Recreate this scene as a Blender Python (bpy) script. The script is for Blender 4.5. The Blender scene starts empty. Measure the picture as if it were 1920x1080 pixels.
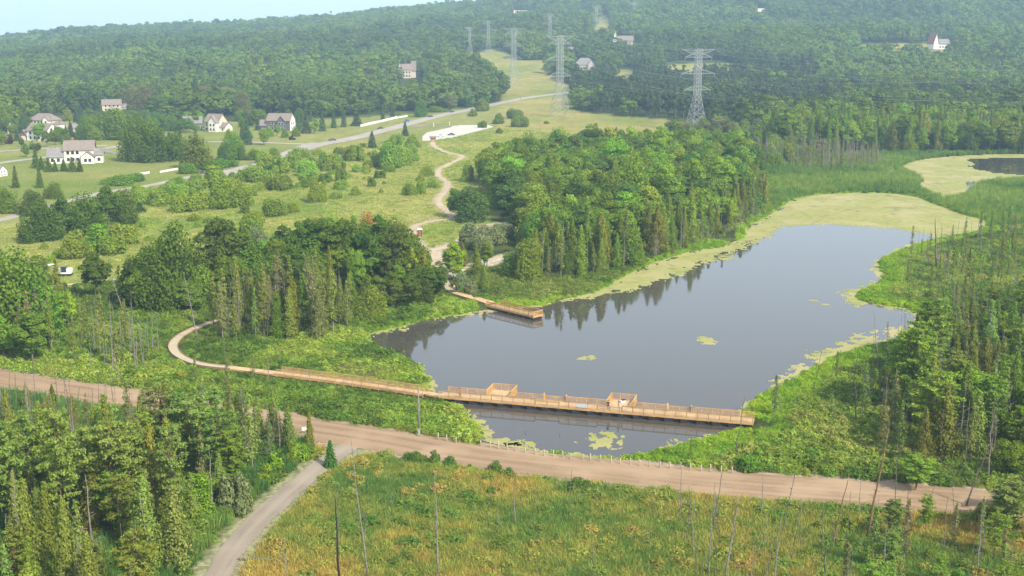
import bpy, math, random
import numpy as np
from mathutils import Vector, Matrix

random.seed(7)
RNG = np.random.default_rng(11)
scene = bpy.context.scene
COL = scene.collection

# ------------------------------------------------------------------ camera
CAM_H, F_PX = 62.0, 2200.0
PITCH = math.atan(472.0 / F_PX)
cam_data = bpy.data.cameras.new('camera')
cam = bpy.data.objects.new('camera', cam_data)
COL.objects.link(cam)
cam.location = (0, 0, CAM_H)
cam.rotation_euler = (math.radians(90) - PITCH, 0, 0)
cam_data.sensor_width = 36.0
cam_data.lens = 36.0 * F_PX / 1920.0
cam_data.clip_start = 1.0
cam_data.clip_end = 30000.0
scene.camera = cam
scene.render.resolution_x, scene.render.resolution_y = 1024, 576

# ------------------------------------------------------------------ sky, sun, exposure
SUN_EL, SUN_AZ = math.radians(42), math.radians(138)      # azimuth clockwise from +Y
world = bpy.data.worlds.new('World')
scene.world = world
world.use_nodes = True
wn = world.node_tree
wn.nodes.clear()
wo = wn.nodes.new('ShaderNodeOutputWorld')
wb = wn.nodes.new('ShaderNodeBackground')
wsky = wn.nodes.new('ShaderNodeTexSky')
wsky.sky_type = 'NISHITA'
wsky.sun_disc = False
wsky.sun_elevation = SUN_EL
wsky.sun_rotation = SUN_AZ
wsky.altitude = 200
wsky.air_density = 0.85
wsky.dust_density = 3.0
wsky.ozone_density = 0.8
wb.inputs['Strength'].default_value = 0.15
# summer haze whitens the sky, most of all low down
wtc = wn.nodes.new('ShaderNodeTexCoord'); wsx = wn.nodes.new('ShaderNodeSeparateXYZ'); wmr = wn.nodes.new('ShaderNodeMapRange'); wmx = wn.nodes.new('ShaderNodeMix'); wmx.data_type = 'RGBA'
wn.links.new(wtc.outputs['Generated'], wsx.inputs[0]); wn.links.new(wsx.outputs['Z'], wmr.inputs['Value'])
wmr.inputs['From Min'].default_value = 0.0; wmr.inputs['From Max'].default_value = 0.8; wmr.inputs['To Min'].default_value = 0.72; wmr.inputs['To Max'].default_value = 0.25
wn.links.new(wmr.outputs[0], wmx.inputs[0]); wn.links.new(wsky.outputs[0], wmx.inputs[6]); wmx.inputs[7].default_value = (5.3, 5.75, 6.0, 1)
wn.links.new(wmx.outputs[2], wb.inputs['Color'])
wn.links.new(wb.outputs[0], wo.inputs['Surface'])
sun_data = bpy.data.lights.new('sun', 'SUN')
sun_data.energy = 3.7
sun_data.angle = math.radians(0.6)
sun_data.color = (1.0, 0.93, 0.78)
sun = bpy.data.objects.new('sun', sun_data)
COL.objects.link(sun)
sd_ = Vector((math.sin(SUN_AZ) * math.cos(SUN_EL), math.cos(SUN_AZ) * math.cos(SUN_EL), math.sin(SUN_EL)))
sun.rotation_euler = sd_.to_track_quat('Z', 'Y').to_euler()
sun.location = (300, -300, 400)
scene.view_settings.view_transform = 'Standard'
scene.view_settings.look = 'None'
scene.view_settings.exposure = 0.82
scene.view_settings.gamma = 1.0
scene.view_settings.use_curve_mapping = False
scene.cycles.max_bounces = 6
scene.cycles.diffuse_bounces = 3
scene.cycles.glossy_bounces = 2
scene.cycles.transmission_bounces = 2
scene.cycles.transparent_max_bounces = 4
scene.cycles.volume_bounces = 1

# ------------------------------------------------------------------ numeric helpers
CP, SP = math.cos(PITCH), math.sin(PITCH)

def ray(px, py):
    px = np.asarray(px, float); py = np.asarray(py, float)
    x = (px - 960) / F_PX
    v = -(py - 540) / F_PX
    return x, CP + v * SP, -SP + v * CP

def G(px, py, z=0.0):
    """the point of the plane at height z that the photograph shows at pixel (px, py)"""
    dx, dy, dz = ray(px, py)
    t = (z - CAM_H) / np.minimum(dz, -1e-4)
    return np.stack([dx * t, dy * t], -1)

def to_px(X, Y, Z):
    X = np.asarray(X, float); Y = np.asarray(Y, float); Z = np.asarray(Z, float) - CAM_H
    d = Y * CP - Z * SP
    u = Y * SP + Z * CP
    return 960 + F_PX * X / d, 540 - F_PX * u / d, d

def _h(ix, iy, seed):
    h = (ix.astype(np.int64) * 374761393 + iy.astype(np.int64) * 668265263 + seed * 2147483647) & 0xFFFFFFFF
    h = ((h ^ (h >> 13)) * 1274126177) & 0xFFFFFFFF
    return ((h ^ (h >> 16)) & 0xFFFF) / 65535.0

def vnoise(x, y, seed=0):
    x = np.asarray(x, float); y = np.asarray(y, float)
    ix = np.floor(x).astype(np.int64); iy = np.floor(y).astype(np.int64)
    fx = x - ix; fy = y - iy
    fx = fx * fx * (3 - 2 * fx); fy = fy * fy * (3 - 2 * fy)
    a = _h(ix, iy, seed) * (1 - fx) + _h(ix + 1, iy, seed) * fx
    b = _h(ix, iy + 1, seed) * (1 - fx) + _h(ix + 1, iy + 1, seed) * fx
    return a * (1 - fy) + b * fy

def fbm(x, y, seed=0, octs=4):
    s = 0; a = 0.5; t = 0
    for k in range(octs):
        s = s + a * vnoise(x * 2 ** k, y * 2 ** k, seed + k * 17); t += a; a *= 0.5
    return s / t

def sstep(a, b, x):
    t = np.clip((x - a) / (b - a), 0, 1)
    return t * t * (3 - 2 * t)

def inside(X, Y, poly):
    X = np.asarray(X, float); Y = np.asarray(Y, float)
    r = np.zeros(X.shape, bool)
    n = len(poly)
    for i in range(n):
        x1, y1 = poly[i]; x2, y2 = poly[(i + 1) % n]
        if y1 == y2: continue
        c = ((y1 > Y) != (y2 > Y)) & (X < (x2 - x1) * (Y - y1) / (y2 - y1) + x1)
        r ^= c
    return r

def dist_line(X, Y, pts, closed=False):
    X = np.asarray(X, float); Y = np.asarray(Y, float)
    d = np.full(X.shape, 1e18)
    n = len(pts)
    for i in range(n if closed else n - 1):
        x1, y1 = pts[i]; x2, y2 = pts[(i + 1) % n]
        ex, ey = x2 - x1, y2 - y1
        L = ex * ex + ey * ey + 1e-9
        t = np.clip(((X - x1) * ex + (Y - y1) * ey) / L, 0, 1)
        d = np.minimum(d, (X - x1 - t * ex) ** 2 + (Y - y1 - t * ey) ** 2)
    return np.sqrt(d)

def smooth_poly(pts, closed=True, n=4):
    """Catmull-Rom through pts"""
    P = np.asarray(pts, float); m = len(P); out = []
    for i in range(m if closed else m - 1):
        p0 = P[(i - 1) % m] if closed or i > 0 else P[0]
        p1 = P[i]; p2 = P[(i + 1) % m]
        p3 = P[(i + 2) % m] if closed or i + 2 < m else P[-1]
        for k in range(n):
            t = k / n
            out.append(0.5 * ((2 * p1) + (p2 - p0) * t + (2 * p0 - 5 * p1 + 4 * p2 - p3) * t * t + (3 * p1 - p0 - 3 * p2 + p3) * t ** 3))
    if not closed: out.append(P[-1])
    return np.array(out)

# ------------------------------------------------------------------ where things lie
LAKE_PX = [(812, 742), (798, 722), (780, 695), (742, 668), (704, 653), (680, 638), (702, 622), (752, 611), (800, 598), (850, 589),
           (905, 582), (960, 577), (1012, 571), (1060, 560), (1120, 543), (1160, 520), (1225, 492), (1290, 472), (1350, 462), (1392, 444),
           (1398, 424), (1440, 402), (1475, 378), (1520, 366), (1590, 361), (1650, 361), (1715, 368), (1760, 384), (1805, 401),
           (1848, 412), (1854, 425), (1825, 437), (1770, 447), (1722, 458), (1682, 475), (1652, 492), (1660, 524), (1616, 549), (1622, 566),
           (1695, 577), (1730, 592), (1722, 612), (1690, 634), (1640, 650), (1585, 664), (1510, 702), (1455, 733), (1420, 752), (1402, 780),
           (1392, 800), (1345, 820), (1280, 836), (1205, 856), (1130, 860), (1060, 854), (1000, 845), (945, 836), (900, 824),
           (908, 812), (882, 796), (862, 780), (855, 762), (835, 750)]
POND_PX = [(1688, 314), (1715, 302), (1760, 295), (1840, 290), (1920, 289), (2020, 288), (2150, 292), (2200, 310), (2150, 340), (2020, 342),
           (1930, 337), (1850, 343), (1830, 352), (1805, 370), (1770, 374), (1735, 362), (1722, 350), (1728, 336), (1705, 325)]
LAKE = smooth_poly(G(*np.array(LAKE_PX, float).T), True, 3)
POND = smooth_poly(G(*np.array(POND_PX, float).T), True, 3)

def shore(X, Y):
    """signed distance to the shore, positive on land"""
    X = np.asarray(X, float); Y = np.asarray(Y, float)
    d = np.full(X.shape, 400.0)
    for P in (LAKE, POND):
        lo = P.min(0) - 120; hi = P.max(0) + 120
        m = (X > lo[0]) & (X < hi[0]) & (Y > lo[1]) & (Y < hi[1])
        if not m.any(): continue
        q = dist_line(X[m], Y[m], P, True)
        q = np.where(inside(X[m], Y[m], P), -q, q)
        d[m] = np.minimum(d[m], q)
    return d

RIDGE = np.array([(-900, 98), (-300, 100), (0, 92), (160, 73), (400, 62), (560, 52), (700, 39), (860, 24), (1000, 12), (1400, -3), (1920, -20), (2400, -30), (3000, -35)], float)
FAR_RIDGE = np.array([(-900, 80), (0, 73), (100, 63), (180, 54), (400, 46), (900, 46), (3000, 46)], float)

def z_of_row(px, row, Yd):
    _, dy, dz = ray(px, row)
    return CAM_H + Yd * dz / dy

def hill(X, Y):
    pa = 960 + F_PX * X / (np.maximum(Y, 50) * CP)
    h1 = z_of_row(pa, np.interp(pa, RIDGE[:, 0], RIDGE[:, 1]), 2800.0)
    h2 = z_of_row(pa, np.interp(pa, FAR_RIDGE[:, 0], FAR_RIDGE[:, 1]), 6300.0)
    s = sstep(950, 2900, Y)
    up = h1 * (0.75 * s + 0.25 * np.clip((Y - 950) / 1850, 0, 1) ** 1.4 * (Y < 2800) + 0.25 * (Y >= 2800))
    k = sstep(2850, 4200, Y)
    up = up * (1 - 0.45 * k)
    q = sstep(4300, 6300, Y)
    up = up * (1 - q) + h2 * q
    roll = (fbm(X / 520, Y / 330, 5, 4) - 0.5) * 46 * sstep(1050, 1600, Y) * (1 - sstep(2200, 2700, Y) * 0.7)
    return up + roll

def ground_z(X, Y, sd=None):
    X = np.asarray(X, float); Y = np.asarray(Y, float)
    if sd is None: sd = shore(X, Y)
    z = np.clip(sd * 0.3, -1.3, 0.36) + 1.1 * sstep(8, 90, sd) + 0.25 * (vnoise(X / 23, Y / 23, 3) - 0.3) * sstep(6, 30, sd)
    return z + np.where(Y > 900, hill(X, Y), 0)

def GT(px, py):
    """the ground point shown at pixel (px, py), over the real terrain"""
    px = np.atleast_1d(np.asarray(px, float)); py = np.atleast_1d(np.asarray(py, float))
    z = np.full(px.shape, 1.3)
    P = G(px, py, 1.3)
    flat = (py > 205)
    for _ in range(3):
        z = np.where(flat, ground_z(P[:, 0], P[:, 1]), z)
        P = np.where(flat[:, None], G(px, py, z), P)
    for i in np.nonzero(~flat)[0]:
        dx, dy, dz = ray(px[i], py[i])
        t = np.geomspace(700, 8000, 700)
        zz = CAM_H + t * dz - ground_z(t * dx, t * dy)
        k = np.nonzero(zz < 0)[0]
        k = k[0] if len(k) else len(t) - 1
        tt = t[k]
        if k > 0 and zz[k] < 0:
            tt = t[k - 1] + (t[k] - t[k - 1]) * zz[k - 1] / (zz[k - 1] - zz[k])
        P[i] = (dx * tt, dy * tt)
        z[i] = CAM_H + dz * tt
    z = ground_z(P[:, 0], P[:, 1])
    return np.column_stack([P, z])

def gt(px, py):
    p = GT(px, py)[0]
    return Vector((float(p[0]), float(p[1]), float(p[2])))

def gpoly(pts):
    a = np.array(pts, float)
    return GT(a[:, 0], a[:, 1])[:, :2]

def px_size(p):
    """pixels of the photograph per metre at the point p"""
    return F_PX / (p[1] * CP + (CAM_H - p[2]) * SP)

# ------------------------------------------------------------------ materials
def new_mat(name):
    m = bpy.data.materials.new(name)
    m.use_nodes = True
    nt = m.node_tree
    b = nt.nodes['Principled BSDF']
    b.inputs['Roughness'].default_value = 0.9
    b.inputs['Specular IOR Level'].default_value = 0.2
    return m, nt, b

def noise_mix(nt, c1, c2, scale, coord='Object', detail=4, dist=0.0, vec=None, lo=0.35, hi=0.65):
    if vec is None:
        tc = nt.nodes.new('ShaderNodeTexCoord'); vec = tc.outputs[coord]
    n = nt.nodes.new('ShaderNodeTexNoise')
    n.inputs['Scale'].default_value = scale; n.inputs['Detail'].default_value = detail
    n.inputs['Distortion'].default_value = dist
    nt.links.new(vec, n.inputs['Vector'])
    mr = nt.nodes.new('ShaderNodeMapRange')
    mr.inputs['From Min'].default_value = lo; mr.inputs['From Max'].default_value = hi
    nt.links.new(n.outputs['Fac'], mr.inputs['Value'])
    mx = nt.nodes.new('ShaderNodeMix'); mx.data_type = 'RGBA'
    nt.links.new(mr.outputs[0], mx.inputs['Factor'])
    for i, c in ((6, c1), (7, c2)):
        if hasattr(c, 'links'): nt.links.new(c, mx.inputs[i])
        else: mx.inputs[i].default_value = (*c, 1)
    return mx.outputs[2]

def simple(name, c1, c2=None, scale=1.0, rough=0.85, metal=0.0, spec=0.2):
    m, nt, b = new_mat(name)
    if c2 is None: c2 = tuple(v * 0.78 for v in c1)
    nt.links.new(noise_mix(nt, c1, c2, scale), b.inputs['Base Color'])
    b.inputs['Roughness'].default_value = rough
    b.inputs['Metallic'].default_value = metal
    b.inputs['Specular IOR Level'].default_value = spec
    return m

def foliage(name, var=0.35, trans=0.3, speck=None):
    """leaves; the colour of the plant itself is its 'tint' (an instance attribute, or a property of the object)"""
    m = bpy.data.materials.new(name); m.use_nodes = True
    nt = m.node_tree; nt.nodes.clear()
    out = nt.nodes.new('ShaderNodeOutputMaterial')
    at = nt.nodes.new('ShaderNodeAttribute'); at.attribute_type = 'INSTANCER'; at.attribute_name = 'tint'
    ge = nt.nodes.new('ShaderNodeNewGeometry')
    oi = nt.nodes.new('ShaderNodeObjectInfo')
    mr = nt.nodes.new('ShaderNodeMapRange')
    mr.inputs['To Min'].default_value = 1 - var; mr.inputs['To Max'].default_value = 1 + var
    nt.links.new(ge.outputs['Random Per Island'], mr.inputs['Value'])
    hs = nt.nodes.new('ShaderNodeHueSaturation')
    m2 = nt.nodes.new('ShaderNodeMapRange')
    m2.inputs['To Min'].default_value = 0.485; m2.inputs['To Max'].default_value = 0.515
    nt.links.new(oi.outputs['Random'], m2.inputs['Value'])
    nt.links.new(m2.outputs[0], hs.inputs['Hue'])
    nt.links.new(mr.outputs[0], hs.inputs['Value'])
    nt.links.new(at.outputs['Color'], hs.inputs['Color'])
    colr = hs.outputs[0]
    if speck:
        lt = nt.nodes.new('ShaderNodeMath'); lt.operation = 'GREATER_THAN'; lt.inputs[1].default_value = 1 - speck[1]
        mul = nt.nodes.new('ShaderNodeMath'); mul.operation = 'MULTIPLY'; mul.inputs[1].default_value = 7.31
        fr = nt.nodes.new('ShaderNodeMath'); fr.operation = 'FRACT'
        nt.links.new(ge.outputs['Random Per Island'], mul.inputs[0]); nt.links.new(mul.outputs[0], fr.inputs[0]); nt.links.new(fr.outputs[0], lt.inputs[0])
        mx = nt.nodes.new('ShaderNodeMix'); mx.data_type = 'RGBA'; mx.inputs[7].default_value = (*speck[0], 1)
        nt.links.new(lt.outputs[0], mx.inputs[0]); nt.links.new(colr, mx.inputs[6]); colr = mx.outputs[2]
    d = nt.nodes.new('ShaderNodeBsdfDiffuse'); t = nt.nodes.new('ShaderNodeBsdfTranslucent')
    nt.links.new(colr, d.inputs['Color']); nt.links.new(colr, t.inputs['Color'])
    ms = nt.nodes.new('ShaderNodeMixShader'); ms.inputs[0].default_value = trans
    nt.links.new(d.outputs[0], ms.inputs[1]); nt.links.new(t.outputs[0], ms.inputs[2])
    nt.links.new(ms.outputs[0], out.inputs['Surface'])
    return m

M = {}
M['leaf'] = foliage('broad_leaves', 0.28, 0.36)
M['far_leaf'] = foliage('far_leaves', 0.16, 0.3)
M['needle'] = foliage('needles', 0.28, 0.34)
M['marsh'] = foliage('marsh_blades', 0.35, 0.42)
M['bark'] = simple('bark', (0.17, 0.14, 0.11), (0.09, 0.075, 0.06), 3.0)
M['grey_bark'] = simple('weathered_bark', (0.25, 0.225, 0.19), (0.13, 0.115, 0.10), 3.0)
M['stem'] = simple('thin_stem_bark', (0.165, 0.145, 0.115), (0.09, 0.078, 0.062), 3.0)
M['charred'] = simple('charred_bark', (0.035, 0.03, 0.03), (0.015, 0.013, 0.014), 5.0)
M['rust_bark'] = simple('orange_brown_bark', (0.24, 0.14, 0.08), (0.13, 0.08, 0.05), 3.0)
M['wood'] = simple('new_lumber', (0.53, 0.32, 0.12), (0.38, 0.22, 0.085), 0.8)
M['deck'] = simple('deck_lumber', (0.54, 0.37, 0.205), (0.38, 0.26, 0.145), 0.7)
M['pale_deck'] = simple('pale_decking', (0.44, 0.37, 0.27), (0.36, 0.30, 0.21), 2.0)
M['brown_wood'] = simple('brown_timber', (0.33, 0.22, 0.09), (0.25, 0.17, 0.07), 2.0)  # darker, browner timber than the new lumber: near rails, kerbs, frames, doors
M['float'] = simple('black_float', (0.018, 0.017, 0.02), (0.03, 0.028, 0.03), 2.0, 0.6)
M['post_white'] = simple('weathered_white', (.46, .41, .32), (.31, .26, .19), 5.0)
M['white'] = simple('white_paint', (0.72, 0.70, 0.66), (0.6, 0.58, 0.53), 4.0)
M['steel'] = simple('galvanised_steel', (0.36, 0.38, 0.38), (0.28, 0.30, 0.30), 2.0, 0.5, 0.3)
M['glass'] = simple('window_glass', (0.03, 0.04, 0.05), (0.02, 0.025, 0.03), 1.0, 0.1, 0.0, 0.8)
# ------------------------------------------------------------------ mesh helpers
class MB:
    def __init__(s): s.v = []; s.f = []; s.m = []
    def add(s, vs, fs, mi=0):
        n = len(s.v); s.v += [tuple(p) for p in vs]
        s.f += [tuple(i + n for i in f) for f in fs]; s.m += [mi] * len(fs)
    def box(s, a, b, mi=0, M4=None):
        x0, y0, z0 = a; x1, y1, z1 = b
        vs = [Vector(p) for p in ((x0, y0, z0), (x1, y0, z0), (x1, y1, z0), (x0, y1, z0), (x0, y0, z1), (x1, y0, z1), (x1, y1, z1), (x0, y1, z1))]
        if M4 is not None: vs = [M4 @ v for v in vs]
        s.add(vs, [(0, 3, 2, 1), (4, 5, 6, 7), (0, 1, 5, 4), (1, 2, 6, 5), (2, 3, 7, 6), (3, 0, 4, 7)], mi)
    def tube(s, pts, rs, n=6, mi=0, cap=True):
        pts = [Vector(p) for p in pts]
        if not hasattr(rs, '__len__'): rs = [rs] * len(pts)
        rings = []
        for i, p in enumerate(pts):
            d = (pts[min(i + 1, len(pts) - 1)] - pts[max(i - 1, 0)])
            if d.length < 1e-6: d = Vector((0, 0, 1))
            d.normalize()
            a = d.cross(Vector((0, 0, 1)) if abs(d.z) < 0.9 else Vector((1, 0, 0))).normalized(); b = d.cross(a)
            rings.append([p + (a * math.cos(2 * math.pi * k / n) + b * math.sin(2 * math.pi * k / n)) * rs[i] for k in range(n)])
        vs = [q for r in rings for q in r]
        fs = [(i * n + k, i * n + (k + 1) % n, (i + 1) * n + (k + 1) % n, (i + 1) * n + k) for i in range(len(pts) - 1) for k in range(n)]
        if cap: fs += [tuple(range(n))[::-1], tuple((len(pts) - 1) * n + k for k in range(n))]
        s.add(vs, fs, mi)
    def bar(s, a, b, w, h, mi=0):
        """rectangular bar from a to b, w across, h up"""
        a = Vector(a); b = Vector(b); d = (b - a)
        L = d.length
        if L < 1e-6: return
        d.normalize()
        side = d.cross(Vector((0, 0, 1)))
        side = side.normalized() if side.length > 1e-4 else Vector((1, 0, 0))
        up = side.cross(d).normalized()
        vs = []
        for p in (a, b):
            for sx, sz in ((-1, -1), (1, -1), (1, 1), (-1, 1)):
                vs.append(p + side * (sx * w / 2) + up * (sz * h / 2))
        s.add(vs, [(0, 1, 2, 3), (7, 6, 5, 4), (0, 4, 5, 1), (1, 5, 6, 2), (2, 6, 7, 3), (3, 7, 4, 0)], mi)
    def mesh(s, name, mats, smooth=False):
        me = bpy.data.meshes.new(name)
        me.from_pydata(s.v, [], s.f)
        for m in (mats if isinstance(mats, (list, tuple)) else [mats]): me.materials.append(m)
        if any(s.m): me.polygons.foreach_set('material_index', s.m)
        if smooth: me.polygons.foreach_set('use_smooth', [True] * len(s.f))
        me.update()
        return me

def link(name, data, parent=None, loc=None, rot=None, scale=None):
    o = bpy.data.objects.new(name, data)
    COL.objects.link(o)
    if parent is not None: o.parent = parent
    if loc is not None: o.location = loc
    if rot is not None: o.rotation_euler = rot
    if scale is not None: o.scale = scale
    return o

def part(name, mb, mat, parent, smooth=False):
    return link(name, mb.mesh(name, mat, smooth), parent)

def tag(o, label, cat, group=None, kind=None):
    o['label'] = label; o['category'] = cat
    if group: o['group'] = group
    if kind: o['kind'] = kind
    return o

def thing(name, label, cat, loc=(0, 0, 0), rz=0.0, group=None):
    return tag(link(name, None, None, loc, (0, 0, rz)), label, cat, group)

def np_mesh(name, V, Fq, mats, colors=None, smooth=False, mat_idx=None):
    me = bpy.data.meshes.new(name)
    V = np.asarray(V, np.float32); Fq = np.asarray(Fq, np.int32)
    k = Fq.shape[1]
    me.vertices.add(len(V)); me.vertices.foreach_set('co', V.ravel())
    me.loops.add(Fq.size); me.loops.foreach_set('vertex_index', Fq.ravel())
    me.polygons.add(len(Fq)); me.polygons.foreach_set('loop_start', np.arange(0, Fq.size, k, dtype=np.int32))
    if smooth: me.polygons.foreach_set('use_smooth', np.ones(len(Fq), bool))
    for m in (mats if isinstance(mats, (list, tuple)) else [mats]): me.materials.append(m)
    if mat_idx is not None: me.polygons.foreach_set('material_index', np.asarray(mat_idx, np.int32))
    if colors is not None:
        ca = me.color_attributes.new('zone', 'FLOAT_COLOR', 'POINT')
        c4 = np.ones((len(V), 4), np.float32); c4[:, :3] = colors
        ca.data.foreach_set('color', c4.ravel())
    me.update(calc_edges=True)
    return me

def structure(name, me, label=None):
    o = link(name, me); o['kind'] = 'structure'
    if label: o['label'] = label
    return o

# ------------------------------------------------------------------ routes, all traced on the ground
ROAD_PX = [(-260, 665), (-120, 688), (0, 712), (120, 731), (300, 757), (480, 786), (560, 801), (640, 813), (700, 822), (780, 836), (860, 850), (950, 862), (1050, 873),
           (1150, 884), (1280, 898), (1400, 909), (1500, 917), (1620, 926), (1740, 935), (1870, 946), (2000, 958), (2200, 980)]
SIDE_PX = [(655, 838), (628, 856), (590, 884), (545, 922), (500, 962), (455, 1010), (405, 1082), (350, 1170), (280, 1290)]
PATH_TOP = [(812, 258), (812, 272), (832, 284), (866, 293), (850, 304), (826, 316), (820, 328), (838, 342), (834, 358), (822, 374), (828, 388), (845, 402), (850, 409)]
PATH_LOOP = [(850, 410), (812, 415), (782, 423), (772, 440), (790, 462), (808, 470), (850, 458), (890, 440), (905, 425), (940, 420), (975, 427), (995, 436)]
PATH_DOWN = [(808, 468), (812, 485), (818, 505), (840, 515), (880, 502), (930, 488), (985, 472)]
TRAIL_DOCK = [(818, 505), (830, 522), (845, 545)]
TRAIL_LEFT = [(-60, 556), (0, 551), (60, 547), (115, 536), (180, 528), (260, 520), (360, 512), (450, 505), (480, 492), (505, 475), (520, 463), (560, 452), (620, 448), (700, 446), (772, 440)]
HIGHWAY_PX = [(400, 330), (480, 310), (560, 282), (600, 271), (640, 264), (700, 250), (760, 234), (820, 218), (880, 206), (930, 195), (985, 184), (1030, 178), (1090, 172)]
STREET_PX = [(-80, 318), (20, 303), (120, 291), (225, 274), (300, 268), (380, 266), (480, 267), (560, 270), (600, 271)]
STREET2_PX = [(-80, 292), (0, 284), (60, 280), (120, 277), (200, 273)]
LANE_PX = [(-60, 425), (0, 413), (40, 402), (100, 385), (190, 362), (280, 348), (360, 331), (400, 326)]
DRIVE_PX = [(225, 290), (205, 285), (190, 278)]
LOT_ACCESS = [(905, 237), (850, 236), (790, 237), (770, 240)]
# ------------------------------------------------------------------ ground
def route(px, n=4):
    a = np.array(px, float)
    P = GT(a[:, 0], a[:, 1])
    S = smooth_poly(P[:, :2], False, n)
    return S

ROAD = route(ROAD_PX); SIDE = route(SIDE_PX); HIGHWAY = route(HIGHWAY_PX, 6)
STREET = route(STREET_PX); STREET2 = route(STREET2_PX); LANE = route(LANE_PX)
TRAIL_A = route(PATH_TOP, 5); TRAIL_B = route(PATH_LOOP); TRAIL_C = route(PATH_DOWN); TRAIL_D = route(TRAIL_DOCK); TRAIL_E = route(TRAIL_LEFT)
LOTWAY = route(LOT_ACCESS)
LOT = gpoly([(792, 256), (800, 249), (845, 239), (850, 235), (915, 235), (925, 238), (890, 247), (850, 258), (812, 263), (792, 264)])

def zone_masks(X, Y):
    m = {}
    m['meadow'] = inside(X, Y, gpoly([(-200, 520), (-200, 430), (0, 405), (200, 350), (380, 318), (560, 290), (700, 255), (800, 262), (960, 225), (1060, 208), (1250, 224), (1300, 245),
                                      (1200, 300), (960, 300), (930, 420), (860, 470), (780, 450), (640, 500), (480, 500), (300, 520), (100, 545)]))
    m['lawn'] = inside(X, Y, gpoly([(-300, 430), (-300, 240), (0, 238), (150, 225), (330, 232), (560, 225), (760, 215), (900, 200), (1000, 178), (820, 222), (640, 270), (560, 290), (380, 330), (190, 365), (0, 410)]))
    m['corridor'] = inside(X, Y, gpoly([(935, 205), (945, 165), (905, 150), (872, 122), (845, 110), (900, 97), (935, 89), (965, 108), (1010, 128), (1050, 150), (1075, 165), (1075, 205),
                                        (1110, 214), (1240, 224), (1300, 240), (1290, 262), (1000, 262), (930, 240)])) | inside(X, Y, gpoly([(1108, 66), (1124, 30), (1142, 30), (1140, 64)])) \
        | inside(X, Y, gpoly([(1240, 132), (1262, 120), (1370, 118), (1372, 136)])) | inside(X, Y, gpoly([(1600, 96), (1620, 82), (1780, 84), (1790, 98)])) \
        | inside(X, Y, gpoly([(1150, 146), (1165, 130), (1190, 132), (1188, 148)])) | inside(X, Y, gpoly([(975, 132), (985, 118), (1030, 112), (1040, 124)]))
    m['lawn'] |= inside(X, Y, gpoly([(640, 270), (820, 215), (930, 192), (1000, 180), (1070, 205), (940, 262), (800, 268), (700, 275)]))
    m['fallow'] = inside(X, Y, gpoly([(560, 815), (640, 855), (700, 850), (820, 870), (900, 885), (1100, 905), (1300, 925), (1500, 945), (1620, 960), (1560, 1100), (1600, 1500), (150, 1500), (380, 1180), (520, 975), (600, 900)]))
    m['cattail'] = inside(X, Y, gpoly([(1400, 398), (1430, 340), (1440, 300), (1620, 286), (1720, 290), (1690, 315), (1725, 338), (1722, 356), (1600, 362), (1500, 368), (1450, 395)])) \
        | inside(X, Y, gpoly([(1700, 366), (1780, 375), (1850, 350), (2200, 345), (2200, 400), (1860, 420), (1760, 390)]))
    return m

def ground_colour(X, Y, sd):
    n1 = fbm(X / 9, Y / 9, 21, 4); n2 = fbm(X / 45, Y / 45, 31, 4); n3 = fbm(X / 2.2, Y / 2.2, 41, 3)
    wx = X + (fbm(X / 14, Y / 14, 61, 3) - .5) * 12; wy = Y + (fbm(X / 14, Y / 14, 71, 3) - .5) * 14
    far = Y > 700
    wx = np.where(far, X, wx); wy = np.where(far, Y, wy)
    mk = zone_masks(wx, wy)
    c = np.empty(X.shape + (3,)); c[:] = (0.048, 0.062, 0.018)                    # marsh and woodland floor
    def put(mask, a, b, n):
        t = np.clip((n - 0.3) / 0.4, 0, 1)[:, None]
        q = np.asarray(a) * (1 - t) + np.asarray(b) * t
        c[mask] = q[mask]
    put(np.ones(X.shape, bool), (0.035, 0.05, 0.015), (0.075, 0.095, 0.026), n1)
    put(mk['fallow'], (0.085, 0.12, 0.025), (0.20, 0.15, 0.045), n1 * .6 + n2 * .4)
    put(mk['cattail'], (0.065, 0.12, 0.025), (0.10, 0.15, 0.035), n1)
    put(mk['meadow'], (0.14, 0.185, 0.035), (0.27, 0.255, 0.085), n2 * .55 + n1 * .45)
    put(mk['lawn'], (0.14, 0.18, 0.04), (0.23, 0.225, 0.075), n2 * .7 + n1 * .3)
    put(mk['corridor'], (0.15, 0.185, 0.04), (0.30, 0.25, 0.09), n2 * .7 + n1 * .3)
    c *= (0.82 + 0.36 * n3)[:, None]
    put(sd < 0.4, (0.05, 0.045, 0.025), (0.07, 0.06, 0.03), n1)
    # worn earth along the dirt road and the trails
    for R, w, col in ((ROAD, 6.2, (0.30, 0.235, 0.17)), (SIDE, 3.2, (0.22, 0.22, 0.12)), (TRAIL_A, 2.2, (0.34, 0.29, 0.17)), (TRAIL_B, 2.8, (0.33, 0.30, 0.18)), (TRAIL_C, 3.4, (0.38, 0.33, 0.24))):
        d = dist_line(X, Y, R) + (n3 - .5) * 2.0
        k = (1 - sstep(w - 0.8, w + 0.8, d))[:, None]
        c = c * (1 - k) + np.asarray(col) * k
    k = inside(wx, wy, gpoly([(460, 520), (470, 485), (500, 472), (530, 458), (545, 470), (510, 520)]))
    put(k, (0.42, 0.30, 0.19), (0.30, 0.25, 0.12), n3)
    k = inside(wx, wy, gpoly([(768, 412), (780, 404), (830, 405), (835, 414), (790, 420)]))
    put(k, (0.36, 0.28, 0.17), (0.25, 0.24, 0.10), n3)
    return c

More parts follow.
